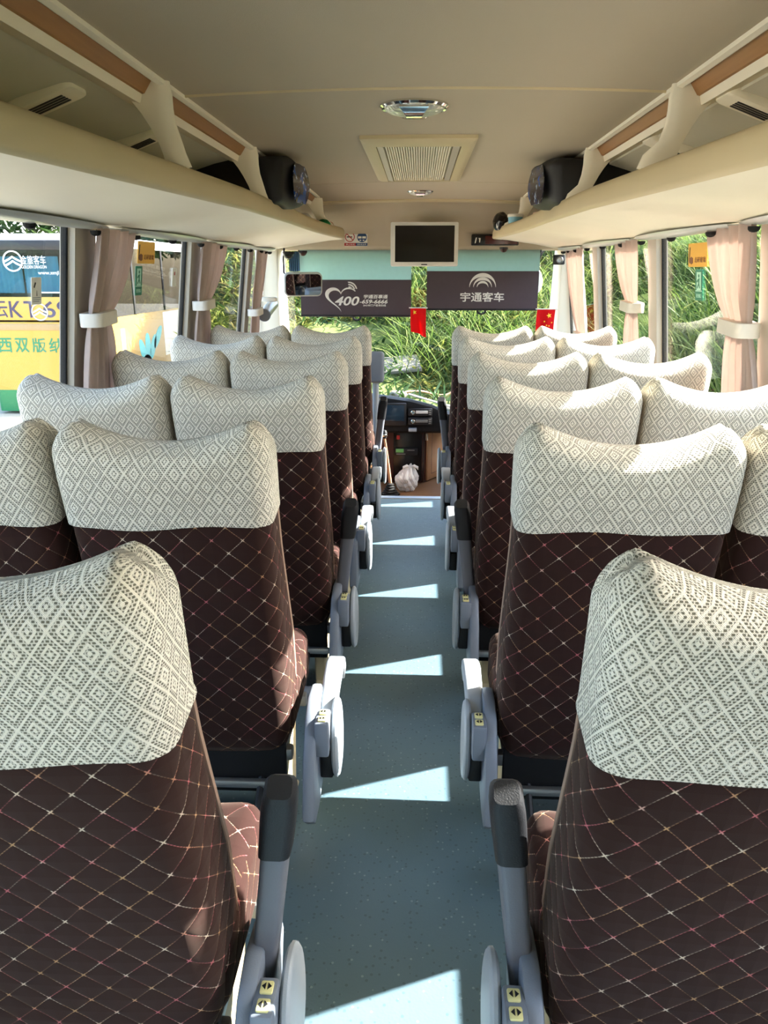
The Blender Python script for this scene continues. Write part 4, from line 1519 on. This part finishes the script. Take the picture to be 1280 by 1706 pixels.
def carrier_bag():
    t = thing('carrier_bag', 'crumpled white plastic carrier bag on the floor in front of the console', 'bag', (-0.085, 6.04, -0.25))
    b = bmesh.new()
    bmesh.ops.create_icosphere(b, subdivisions=5, radius=1.0)
    rr = random.Random(12)
    for v in b.verts:
        p = v.co.copy()
        a = math.atan2(p.y, p.x)
        gather = max(0.0, p.z)
        # folds that run up to the knot, and crumples all over
        d = 0.16 * gather * abs(math.sin(5 * a + 2 * p.z)) + 0.10 * (abs(math.sin(6 * p.x + 4 * p.z + 1)) + abs(math.sin(7 * p.y - 5 * p.z + 2 * p.x)) - 1.2) + 0.05 * abs(math.sin(17 * p.x + 11 * p.y + 13 * p.z))
        p *= 1 + d
        k = max(0.0, (p.z - 0.25) / 0.75)
        p.x = p.x * (1 - 0.45 * k) + 0.30 * k
        p.y *= 1 - 0.45 * k
        p.z = max(p.z, -0.80)
        v.co = Vector((p.x * 0.088, p.y * 0.085, (p.z + 0.80) * 0.108))
    obj('bag_body', MB().bm(b), 'plasticbag', t, smooth=20)
    for sx in (-1, 1):
        e = [(0.026 + sx * 0.012, 0, 0.185), (0.03 + sx * 0.03, -0.02, 0.205), (0.03 + sx * 0.055, -0.03, 0.195), (0.03 + sx * 0.06, -0.02, 0.175)]
        obj('handle', MB().tube(e, [0.010, 0.014, 0.012, 0.004], 8), 'plasticbag', t)
carrier_bag()

t = thing('padded_post', 'grey padded headrest on a pale post ahead of the left aisle seats', 'headrest post', (-0.32, 5.22, -0.25))
obj('pad', MB().box(-0.12, 0.088, -0.05, 0.05, 0.985, 1.19, 0.025, 4), 'midgrey', t)
obj('post', MB().tube([(0.030, 0, 0.0), (0.030, 0, 0.99)], 0.022, 16), 'grey', t)
obj('foot', MB().box(-0.06, 0.09, -0.06, 0.06, 0.0, 0.02, 0.005), 'grey', t)

# ------------------------------------------------------------------ stickers on the side windows
def on_glass(side, y, z, label, name, cat):
    xf = xl if side < 0 else xr
    t = thing(name, label, cat, (xf(z) + side * 0.026, y, z))
    lean = math.atan(0.13) if side < 0 else math.atan(0.11)
    # local x runs along the window so that lettering reads from inside the coach
    if side < 0:
        t.rotation_euler = Matrix(((0, 0, 1), (1, 0, 0), (0, 1, 0))).to_euler()
        t.rotation_euler = (Matrix.Rotation(lean, 3, 'Y') @ Matrix(((0, 0, 1), (1, 0, 0), (0, 1, 0)))).to_euler()
    else:
        t.rotation_euler = (Matrix.Rotation(-lean, 3, 'Y') @ Matrix(((0, 0, -1), (-1, 0, 0), (0, 1, 0)))).to_euler()
    return t

def flatpart(name, pts, z0, z1, mat, parent):
    return obj(name, MB().prism(pts, 'z', z0, z1), mat, parent, smooth=0)

M['stk'] = plain('amber_sticker', (236, 178, 66), 0.5, var=0.03)
M['stkbrown'] = plain('brown_sticker_ink', (128, 66, 22), 0.5, var=0.02)
M['stkgreen'] = plain('green_sticker', (22, 122, 92), 0.5, var=0.03)
M['stkpale'] = plain('pale_green_sticker', (186, 232, 212), 0.5, var=0.03)

def hammer_sticker(side, y, z, label, w=0.225, h=0.095, mat='stk'):
    t = on_glass(side, y, z, label, 'window_sticker', 'sticker')
    flatpart('sheet', rrect(w, h, 0.004, 2), 0.0, 0.0015, mat, t)
    flatpart('hammer_handle', [(-w * .46, -h * .28), (-w * .43, -h * .28), (-w * .385, h * .34), (-w * .42, h * .34)], 0.0015, 0.0025, 'ink', t)
    flatpart('hammer_head', [(-w * .44, -h * .34), (-w * .38, -h * .34), (-w * .32, -h * .39), (-w * .24, -h * .33), (-w * .24, -h * .12), (-w * .33, -h * .06), (-w * .40, -h * .12), (-w * .44, -h * .16)], 0.0015, 0.0027, 'stkbrown', t)
    lettering('击碎玻璃', 'stkbrown', t, 'lettering', w * 0.14, -h * 0.20, w * 0.58, h * 0.24, 0, 0.0, 0, None, (0, 0, 0), 0.001).location = (w * 0.14, -h * 0.20, 0.002)
    return t

def exit_sticker(side, y, z, label, w=0.085, h=0.125):
    t = on_glass(side, y, z, label, 'exit_sign', 'sticker')
    flatpart('sheet', rrect(w, h, 0.004, 2), 0.0, 0.0015, 'stkgreen', t)
    flatpart('doorway', [(-w * .30, -h * .16), (w * .30, -h * .16), (w * .30, h * .42), (-w * .30, h * .42)], 0.0015, 0.0022, 'stkpale', t)
    run = MB().prism(arc(w * .02, h * .30, w * .085, 0, 2 * PI - .4, 10), 'z', 0.0022, 0.003)
    run.prism([(-w * .10, h * .20), (w * .12, h * .23), (w * .08, h * .05), (-w * .04, h * .05)], 'z', 0.0022, 0.003)
    run.prism([(-w * .04, h * .06), (w * .08, h * .06), (w * .20, -h * .08), (w * .13, -h * .11)], 'z', 0.0022, 0.003)
    run.prism([(-w * .04, h * .06), (w * .06, h * .06), (-w * .16, -h * .12), (-w * .23, -h * .08)], 'z', 0.0022, 0.003)
    run.prism([(-w * .10, h * .20), (-w * .06, h * .14), (-w * .24, h * .08), (-w * .26, h * .13)], 'z', 0.0022, 0.003)
    obj('running_figure', run, 'stkgreen', t, smooth=0)
    flatpart('divider', [(-w * .46, -h * .20), (w * .46, -h * .20), (w * .46, -h * .17), (-w * .46, -h * .17)], 0.0015, 0.0022, 'stkpale', t)
    x = lettering('安全出口', 'stkpale', t, 'lettering', 0, 0, w * 0.7, h * 0.13, 0, 0, 0, None, (0, 0, 0), 0.001)
    x.location = (0, -h * .34, 0.002)
    return t

hammer_sticker(-1, 3.60, 1.535, 'yellow hammer sticker on the second left window')
exit_sticker(-1, 3.51, 1.415, 'narrow green exit sign below the yellow sticker on the left window')
hammer_sticker(1, 3.42, 1.520, 'orange hammer sticker on the right window ahead of the nearest pillar')
exit_sticker(1, 3.40, 1.400, 'narrow green exit sign below the orange sticker on the right window')
hammer_sticker(-1, 4.92, 1.545, 'dark red sticker half behind the second left curtain', 0.16, 0.09, plain('dark_red_sticker', (120, 44, 36), 0.5))
exit_sticker(1, 4.62, 1.42, 'narrow green exit sign on the third right window beside the curtain', 0.07)
hammer_sticker(1, 4.66, 1.54, 'dark red sticker above the green sign on the third right window', 0.07, 0.09, plain('crimson_sticker', (150, 50, 44), 0.5))
t = on_glass(-1, 2.555, 1.395, 'pale grey card with a small hammer drawing on the nearest left window', 'instruction_card', 'sticker')
flatpart('sheet', rrect(0.068, 0.086, 0.004, 2), 0.0, 0.0015, 'paper', t)
flatpart('hammer_drawing', [(-0.020, 0.012), (-0.014, 0.010), (-0.004, 0.026), (-0.010, 0.028)], 0.0015, 0.0025, 'ink', t)
flatpart('arrow_drawing', [(0.0, -0.016), (0.003, -0.016), (0.0015, 0.002)], 0.0015, 0.0025, 'ink', t)
obj('text_lines', MB().box(-0.026, 0.026, -0.022, -0.020, 0.0015, 0.002).box(-0.026, 0.026, -0.028, -0.026, 0.0015, 0.002).box(-0.026, 0.018, -0.034, -0.032, 0.0015, 0.002), 'midgrey', t, smooth=0)
t = on_glass(-1, 4.03, 1.425, 'small white paper sticker on the second left window near the next pillar', 'paper_sticker', 'sticker')
flatpart('sheet', rrect(0.075, 0.09, 0.004, 2), 0.0, 0.0015, 'paper', t)
flatpart('red_mark', [(-0.01, 0.01), (0.006, 0.012), (0.004, 0.028), (-0.008, 0.026)], 0.0015, 0.0025, 'signred', t)

# ------------------------------------------------------------------ outside: ground, banks, weeds
GZ = -1.40
soil = NT('pale_packed_ground')
_co = soil.coord()
_n = soil.noise(_co, 0.7, 5.0)
_n2 = soil.noise(_co, 9.0, 4.0)
soil.set('Base Color', soil.mix(soil.math('MULTIPLY', _n.outputs[0], _n2.outputs[0]), lin(180, 171, 154), lin(136, 127, 108)))
soil.set('Roughness', 0.9)
struct(obj('ground', MB().box(-60, 40, -25, 70, GZ - 0.1, GZ), soil.m, smooth=0))
turf = NT('weedy_soil')
_co = turf.coord()
_n = turf.noise(_co, 2.2, 5.0)
turf.set('Base Color', turf.mix(_n.outputs[0], lin(70, 78, 36), lin(110, 122, 56)))
turf.set('Roughness', 0.95)

RB = [(2.6, GZ), (3.2, -0.95), (4.0, -0.10), (5.0, 0.75), (6.2, 1.55), (7.5, 2.1), (9.5, 2.4), (13.0, 2.4)]
FB = [(10.0, GZ), (12.5, -1.02), (15.0, -0.62), (16.5, 0.0), (18.5, 1.1), (21.0, 2.4), (24.0, 3.6), (28.0, 4.2)]
def zi(tab, a):
    return float(np.interp(a, [p[0] for p in tab], [p[1] for p in tab]))
def rough(x, y):
    return 0.16 * math.sin(1.3 * x + 0.7 * y) + 0.10 * math.sin(2.9 * y - 1.7 * x) + 0.05 * math.sin(6 * x + 5 * y)
def bank_grid(xs, ys, zf, name, label):
    mb = MB()
    vs = [(x, y, zf(x, y)) for y in ys for x in xs]
    n = len(xs)
    mb.add(vs, [[j * n + i, j * n + i + 1, (j + 1) * n + i + 1, (j + 1) * n + i] for j in range(len(ys) - 1) for i in range(n - 1)])
    return struct(obj(name, mb, turf.m, smooth=60), label)
zr = lambda x, y: zi(RB, x) + rough(x, y) * min(1, max(0, (x - 2.6) * 1.2))
zf_ = lambda x, y: max(zi(FB, y) + rough(x, y) * min(1, max(0, (y - 10) * .4)), GZ - 0.02)
bank_grid(list(np.linspace(2.6, 13, 34)), list(np.linspace(-6, 36, 70)), zr, 'terrain', 'weedy bank rising beside the right windows')
bank_grid(list(np.linspace(-5.2, 9, 50)), list(np.linspace(10, 28, 50)), zf_, 'terrain', 'weedy bank rising ahead of the windscreen')

def blades(name, label, roots, length, width, mats, lean=0.5, droop=0.5, group=None):
    """thousands of bent tapering leaves, each two quads and a tip"""
    n = len(roots)
    R_ = np.asarray(roots, dtype=np.float64)
    az = rng.uniform(0, 2 * PI, n)
    L = rng.uniform(length[0], length[1], n)
    W = rng.uniform(width[0], width[1], n)
    ln = rng.uniform(0.1, lean, n)
    dr = rng.uniform(0.2, droop, n)
    dx, dy = np.cos(az), np.sin(az)
    tw = az + rng.uniform(-1.2, 1.2, n)
    sx, sy = -np.sin(tw), np.cos(tw)
    V = np.empty((n, 7, 3))
    for k, (t, w) in enumerate(((0.0, 0.55), (0.45, 1.0), (0.8, 0.7), (1.0, 0.0))):
        off = L * (ln * t + dr * t * t)
        h = L * (t - 0.55 * dr * t * t)
        cx, cy, cz = R_[:, 0] + dx * off, R_[:, 1] + dy * off, R_[:, 2] + h
        if k < 3:
            V[:, 2 * k, 0], V[:, 2 * k, 1], V[:, 2 * k, 2] = cx - sx * W * w / 2, cy - sy * W * w / 2, cz
            V[:, 2 * k + 1, 0], V[:, 2 * k + 1, 1], V[:, 2 * k + 1, 2] = cx + sx * W * w / 2, cy + sy * W * w / 2, cz
        else:
            V[:, 6, 0], V[:, 6, 1], V[:, 6, 2] = cx, cy, cz
    base = np.arange(n)[:, None] * 7
    loops = (base + np.array([[0, 1, 3, 2, 2, 3, 5, 4, 4, 5, 6]])).ravel()
    starts = (np.arange(n)[:, None] * 11 + np.array([[0, 4, 8]])).ravel()
    me = bpy.data.meshes.new(name)
    me.vertices.add(n * 7)
    me.vertices.foreach_set('co', V.ravel())
    me.loops.add(n * 11)
    me.loops.foreach_set('vertex_index', loops.astype(np.int32))
    me.polygons.add(n * 3)
    me.polygons.foreach_set('loop_start', starts.astype(np.int32))
    me.update(calc_edges=True)
    me.validate()
    o = link(name, me, mats)
    o['kind'] = 'stuff'
    o['label'] = label
    o['category'] = 'weeds'
    return o

M['leafbright'] = leaf_material('bright_grass_leaf', [(54, 78, 34), (86, 112, 46), (118, 140, 66), (156, 166, 100), (70, 96, 42)], 0.4)
M['leafyellow'] = leaf_material('yellow_green_leaf', [(92, 104, 46), (134, 142, 68), (170, 164, 96), (112, 120, 56), (160, 142, 86)], 0.4)
M['leafdeep'] = leaf_material('deep_green_leaf', [(32, 56, 30), (52, 80, 40), (72, 100, 50), (92, 114, 64)], 0.35)

def scatter(n, xr_, yr_, zf, bias=None):
    out = []
    while len(out) < n:
        x, y = rng.uniform(*xr_), rng.uniform(*yr_)
        if bias and rng.uniform() > bias(x, y):
            continue
        out.append((x, y, zf(x, y) - 0.03))
    return out
clump = lambda x, y: 0.25 + 0.75 * (0.5 + 0.5 * math.sin(1.9 * x + 1.1 * y) * math.sin(1.3 * y - 0.8 * x + 1))
blades('tall_grass', 'tall bright grass growing up the bank beside the right windows', scatter(26000, (2.9, 8.2), (3.5, 26), zr, clump), (0.5, 1.15), (0.014, 0.034), 'leafbright', 0.5, 0.8)
blades('weeds', 'low deep green weeds between the tall grass beside the right windows', scatter(22000, (2.8, 8.0), (3.5, 26), zr), (0.18, 0.45), (0.03, 0.07), 'leafdeep', 0.9, 1.0)
thick = lambda x, y: (0.15 if y < 14.2 + 0.6 * math.sin(1.7 * x) else 1.0) * (0.35 + 0.65 * clump(x, y))
clear = lambda x, y: 0.0 if (-1.9 < x < 1.3 and y < 15.0) or (-2.4 < x < -0.1 and y < 17.2) else 1.0
thin_clear = lambda x, y: (0.25 if clear(x, y) == 0 else 1.0) * clump(x, y)
blades('weeds', 'yellow green weeds covering the bank ahead of the windscreen', scatter(46000, (-5.0, 8.5), (13.5, 24), zf_, lambda x, y: clear(x, y) * (0.3 + 0.7 * clump(x + 2, y))), (0.12, 0.36), (0.03, 0.07), 'leafyellow', 1.1, 1.1)
blades('weeds', 'deep green weeds low on the bank ahead of the windscreen', scatter(34000, (-5.0, 8.5), (13.0, 24), zf_, thin_clear), (0.12, 0.40), (0.03, 0.07), 'leafdeep', 1.1, 1.1)
blades('tall_grass', 'long bright grass arching over the bank ahead of the windscreen', scatter(7000, (-0.4, 6.0), (15.2, 21), zf_, clump), (0.5, 1.1), (0.014, 0.026), 'leafbright', 0.55, 0.9)

# rubble at the foot of the front bank
M['stone'] = plain('grey_stone', (122, 118, 108), 0.9, var=0.25, scale=9.0, bump=0.01)
M['branch'] = wood_material('dry_branch', (150, 108, 78), (190, 148, 112), axis='X', rough=0.8)
def rock(x, y, s, seed, label):
    o = crumple('rock', label, 'rock', (x, y, zf_(x, y) - 0.02), (s, s * 0.8, s * 0.5), 'stone', seed, 0.12)
    return o
for k, (x, y, s, lab) in enumerate(((-0.62, 13.0, 0.22, 'grey rock lying just above the dashboard screen'), (-0.35, 13.5, 0.16, 'small grey rock right of the larger one beyond the windscreen'),
                                    (0.55, 13.4, 0.16, 'grey rock below the dry branches beyond the windscreen'), (-1.05, 13.6, 0.2, 'pale rock beside the padded post beyond the windscreen'), (1.0, 13.9, 0.14, 'small rock at the right foot of the weeds'))):
    rock(x, y, s, 30 + k, lab)
rs = random.Random(4)
for k, lab in enumerate(('longest dry branch on the rubble beyond the windscreen', 'dry branch crossing the longest one on the rubble', 'thin dry branch pointing left on the rubble', 'thin dry branch low on the rubble beside the rocks', 'short dry stick at the right of the rubble')):
    x, y = -0.15 + 0.25 * k, 14.0 + 0.1 * k
    a = rs.uniform(-0.9, 0.9)
    Lb = rs.uniform(0.7, 1.3)
    z = zf_(x, y) + 0.10
    pts = [(x + (u - 0.5) * Lb * math.cos(a), y + 0.1 * u + (u - .5) * 0.3, z + (u - 0.5) * Lb * math.sin(a) * 0.45 + 0.03 * math.sin(5 * u)) for u in [i / 6 for i in range(7)]]
    tag(obj('dry_branch', MB().tube(pts, [0.022, 0.021, 0.02, 0.018, 0.015, 0.012, 0.008], 7), 'branch'), lab, 'branch')
o = obj('concrete_slab', MB().box(-0.50, 0.50, -0.32, 0.32, -0.03, 0.03, 0.008, 1), 'stone', None, (-0.48, 15.5, zf_(-0.48, 15.5) + 0.12), (0.35, -0.08, 0.15))
tag(o, 'broken pale slab lying in the weeds left of the tall grass', 'slab')

# exterior mirror of the coach, seen through the windscreen on the right
t = thing('exterior_mirror', 'grey oval exterior mirror outside the right edge of the windscreen', 'mirror', (1.02, 7.25, 1.36))
obj('shell', MB().lathe([(0.001, -0.05), (0.05, -0.045), (0.075, -0.02), (0.08, 0.0), (0.075, 0.006), (0.001, 0.006)], 28, Matrix.Scale(1.5, 4, (0, 0, 1)) @ Matrix.Rotation(PI / 2, 4, 'X')), 'pelmet', t)
obj('mirror_arm', MB().tube([(0.0, 0.03, 0.09), (0.06, 0.0, 0.25), (0.16, -0.2, 0.40), (0.22, -0.5, 0.42)], 0.012, 8), 'dark', t)

# ------------------------------------------------------------------ the yellow coach parked ahead on the left
M['busyellow'] = plain('yellow_coach_paint', (178, 138, 54), 0.3, var=0.02, scale=1.0)
M['buswhite'] = plain('white_coach_paint', (238, 238, 232), 0.3, var=0.02, scale=1.0)
M['busgreen'] = plain('green_coach_paint', (10, 112, 66), 0.35, var=0.03, scale=1.0)
M['greenletter'] = plain('green_lettering', (18, 112, 76), 0.5, var=0.02)
M['purpleink'] = plain('violet_black_lettering', (44, 36, 70), 0.5, var=0.02)
M['bluecurtain'] = cloth_material('pale_blue_coach_curtain', (128, 188, 212))
M['cyan'] = plain('cyan_decal', (96, 214, 214), 0.5, var=0.03)
BX0, BX1, BY0, BY1 = -8.75, -6.42, 15.55, 26.0
t = thing('yellow_coach', 'yellow coach with a white roof parked ahead, seen through the left windows', 'coach', ((BX0 + BX1) / 2, BY0, GZ))
hw = (BX1 - BX0) / 2
LN = BY1 - BY0
def zz(z):
    return z - GZ
# body: lower half as a closed shell up to the window line, roof above, pillars between
def rr_plan(w, l, r, n=5):
    return [(p[0], p[1] + l / 2) for p in rrect(w, l, r, n)]
obj('lower_body', MB().prism(rr_plan(2 * hw, LN, 0.12), 'z', zz(-0.90), zz(0.50), 0.0), 'busyellow', t, smooth=60)
obj('skirt', MB().prism(rr_plan(2 * hw - 0.02, LN - 0.02, 0.12), 'z', 0.06, zz(-0.90), 0.0), 'busgreen', t, smooth=60)
rf = MB()
rg = []
for z, ins in ((1.92, 0.0), (1.98, 0.0), (2.06, 0.03), (2.12, 0.12), (2.15, 0.30)):
    rg.append([(a * (1 - ins / hw), LN / 2 + (b - LN / 2) * (1 - ins / (LN / 2)), zz(z)) for a, b in rr_plan(2 * hw, LN, 0.12)])
obj('roof', rf.loft(rg), 'buswhite', t, smooth=40)
# rear face: tail panel up to the rear window
tail = obj('tail_panel', MB().box(-hw + 0.02, hw - 0.02, 0.0, 0.08, zz(0.45), zz(0.95), 0.01), 'busyellow', t)
rw = obj('rear_window', MB().prism([(a, b + (zz(0.95) + zz(1.93)) / 2) for a, b in rrect(2 * hw - 0.12, 0.98, 0.10, 5)], 'y', 0.02, 0.04), 'reartint', t)
obj('spoiler', MB().box(-hw + 0.05, hw - 0.05, -0.03, 0.10, zz(1.83), zz(2.02), 0.03), M['dark'], t)
obj('wiper', MB().box(-0.1, 0.75, -0.02, 0.0, zz(1.02), zz(1.05), 0.004, 1, Matrix.Rotation(0.0, 4, 'Y')), 'pelmet', t)
for k in range(3):
    a0 = -hw + 0.12 + k * 0.75
    cm = []
    for j in range(2):
        cm.append([(a0 + 0.70 * i / 30, 0.16 + 0.02 * math.sin(i * 1.3), zz(1.02 if j == 0 else 1.72)) for i in range(31)])
    obj('rear_curtain', MB().loft([a + [(x, y + 0.005, z) for x, y, z in a][::-1] for a in cm]), 'bluecurtain', t, smooth=60)
def tail_text(s, mat, px, z, h, w=None, name='lettering', bold=0.0):
    return lettering(s, mat, t, name, px - (BX0 + BX1) / 2, zz(z), w, h, -0.003, bold, 0, None, FACE_BACK, 0.004)
CH = lambda px: (px - 700) * 15.55 / 1280 * 1.0 - 0.0
for ch, px in (('云', 10), ('K', 35), ('T', 60), ('6', 91), ('9', 115)):
    tail_text(ch, 'purpleink', CH(px), 0.71, 0.32, 0.26, bold=0.008)
for ch, px in (('西', 8), ('双', 37), ('版', 66), ('纳', 95), ('旅', 124)):
    tail_text(ch, 'greenletter', CH(px), 0.005, 0.29, 0.29, bold=0.017)
cr = obj('crease_band', MB().box(-hw + 0.06, hw - 0.06, -0.012, 0.05, zz(0.30), zz(0.43), 0.01), plain('tan_coach_trim', (150, 124, 84), 0.4), t)
def chevron_badge(px, z, r, mat, parent_name):
    x0 = px - (BX0 + BX1) / 2
    m = MB()
    band(m, arc(x0, zz(z), r, 0, 2 * PI, 32), arc(x0, zz(z), r * 0.86, 0, 2 * PI, 32), 'y', -0.012, -0.002)
    for dz in (0.28, -0.12):
        o1 = [(x0 - 0.80 * r, zz(z) + (dz - 0.22) * r), (x0 - 0.3 * r, zz(z) + (dz + 0.02) * r), (x0, zz(z) + (dz + 0.22) * r), (x0 + 0.3 * r, zz(z) + (dz + 0.02) * r), (x0 + 0.80 * r, zz(z) + (dz - 0.22) * r)]
        i1 = [(a, b - 0.20 * r) for a, b in o1]
        band(m, o1, i1, 'y', -0.012, -0.002)
    return obj(parent_name, m, mat, t, smooth=0)
chevron_badge(CH(75), 0.66, 0.17, 'metal', 'tail_badge')
chevron_badge(CH(41), 1.63, 0.20, 'print', 'window_badge')
tail_text('金旅客车', 'print', CH(75), 1.65, 0.17, 0.50)
tail_text('GOLDEN DRAGON', 'print', CH(75), 1.52, 0.06, 0.50)
tail_text('www.xmjl.com', 'print', CH(106), 1.40, 0.09, 0.62)
# side: window band of dark glass, pillars, decals
obj('side_glass', MB().box(hw - 0.03, hw - 0.015, 0.30, LN - 0.6, zz(0.50), zz(1.93)), 'tint', t, smooth=0)
obj('side_glass', MB().box(-hw + 0.015, -hw + 0.03, 0.30, LN - 0.6, zz(0.50), zz(1.93)), 'tint', t, smooth=0)
for y in (0.02, 2.1, 4.2, 6.3, 8.4, LN - 0.62):
    w = 0.30 if y < 0.1 else (0.6 if y > 9 else 0.10)
    for sx in (-1, 1):
        obj('pillar', MB().box(*sorted((sx * (hw - 0.06), sx * hw)), y, y + w, zz(0.48), zz(1.94), 0.01), 'busyellow' if y < 0.1 or y > 9 else 'rubber', t)
obj('front_glass', MB().box(-hw + 0.1, hw - 0.1, LN - 0.04, LN - 0.02, zz(0.5), zz(1.93)), 'tint', t, smooth=0)
obj('floor_pan', MB().box(-hw + 0.05, hw - 0.05, 0.1, LN - 0.1, zz(0.44), zz(0.49)), 'dark', t, smooth=0)
for i in range(9):
    for xs in (-0.82, -0.38, 0.38, 0.82):
        cv = obj('coach_seat_back', MB().box(xs - 0.2, xs + 0.2, 0.9 + i * 0.95, 1.02 + i * 0.95, zz(0.49), zz(0.88), 0.03), 'bagblack', t)
        obj('white_cover', MB().box(xs - 0.205, xs + 0.205, 0.895 + i * 0.95, 1.03 + i * 0.95, zz(0.88), zz(1.22), 0.05, 3), 'white', cv)
obj('fuel_flap', MB().box(hw - 0.002, hw + 0.006, 1.1, 1.35, zz(-0.25), zz(0.25), 0.003), plain('tan_flap', (186, 152, 96), 0.5), t)
obj('white_panel', MB().box(hw - 0.002, hw + 0.004, 4.0, 6.6, zz(-0.6), zz(0.46)), 'buswhite', t, smooth=0)
dc = MB()
for (y0, z0, a) in ((2.4, -0.35, 0.3), (2.75, -0.25, 0.0), (3.1, -0.3, -0.4), (3.5, -0.1, -0.6)):
    leaf = [(y0 + 0.18 * math.sin(u) * math.cos(a) - 0.55 * math.cos(u) * math.sin(a), zz(z0) + 0.30 * math.cos(u) * math.cos(a) + 0.10 * math.sin(u) * math.sin(a)) for u in [2 * PI * i / 16 for i in range(16)]]
    dc.prism(leaf, 'x', hw - 0.002, hw + 0.005)
obj('cyan_leaf_decal', dc, 'cyan', t, smooth=0)
for y in (2.6, 8.0):
    for sx in (-1, 1):
        w = obj('wheel', MB().tube([(sx * (hw - 0.26), y, 0.48), (sx * (hw + 0.005), y, 0.48)], 0.48, 28), 'rubber', t)
        obj('hub', MB().tube([(sx * (hw - 0.05), y, 0.48), (sx * (hw + 0.015), y, 0.48)], 0.26, 20), 'steel', w)

# ------------------------------------------------------------------ trees behind the yellow coach
def tree(x, y, h, r, seed, label):
    t = thing('tree', label, 'tree', (x, y, GZ))
    obj('trunk', MB().tube([(0, 0, 0), (0.1, 0, h * 0.35), (0.0, 0.1, h * 0.7)], [0.22, 0.17, 0.08], 10), 'branch', t)
    pts = []
    rr = random.Random(seed)
    lobes = [(rr.uniform(-.55, .55) * r, rr.uniform(-.55, .55) * r, h * rr.uniform(0.42, 0.88), r * rr.uniform(.45, .7)) for _ in range(9)]
    for _ in range(5200):
        a, b, c, q = lobes[rr.randrange(9)]
        d = Vector((rr.gauss(0, 1), rr.gauss(0, 1), rr.gauss(0, 1))).normalized() * q * rr.uniform(0.75, 1.0)
        pts.append((a + d.x, b + d.y, c + d.z))
    o = blades('crown', 'x', pts, (0.25, 0.5), (0.12, 0.24), 'leafdeep', 1.2, 1.2)
    for k in ('kind', 'label', 'category'):
        del o[k]
    o.parent = t
    return t
tree(-18.5, 31, 7.5, 3.4, 1, 'dark leafy tree behind the rear of the yellow coach')
tree(-13.0, 33, 6.8, 3.2, 2, 'leafy tree rising behind the white roof of the yellow coach')
tree(-8.4, 34, 6.5, 3.0, 3, 'leafy tree beyond the front end of the yellow coach')
tree(-4.6, 33, 7.0, 3.0, 4, 'leafy tree above the front bank, right of the yellow coach')
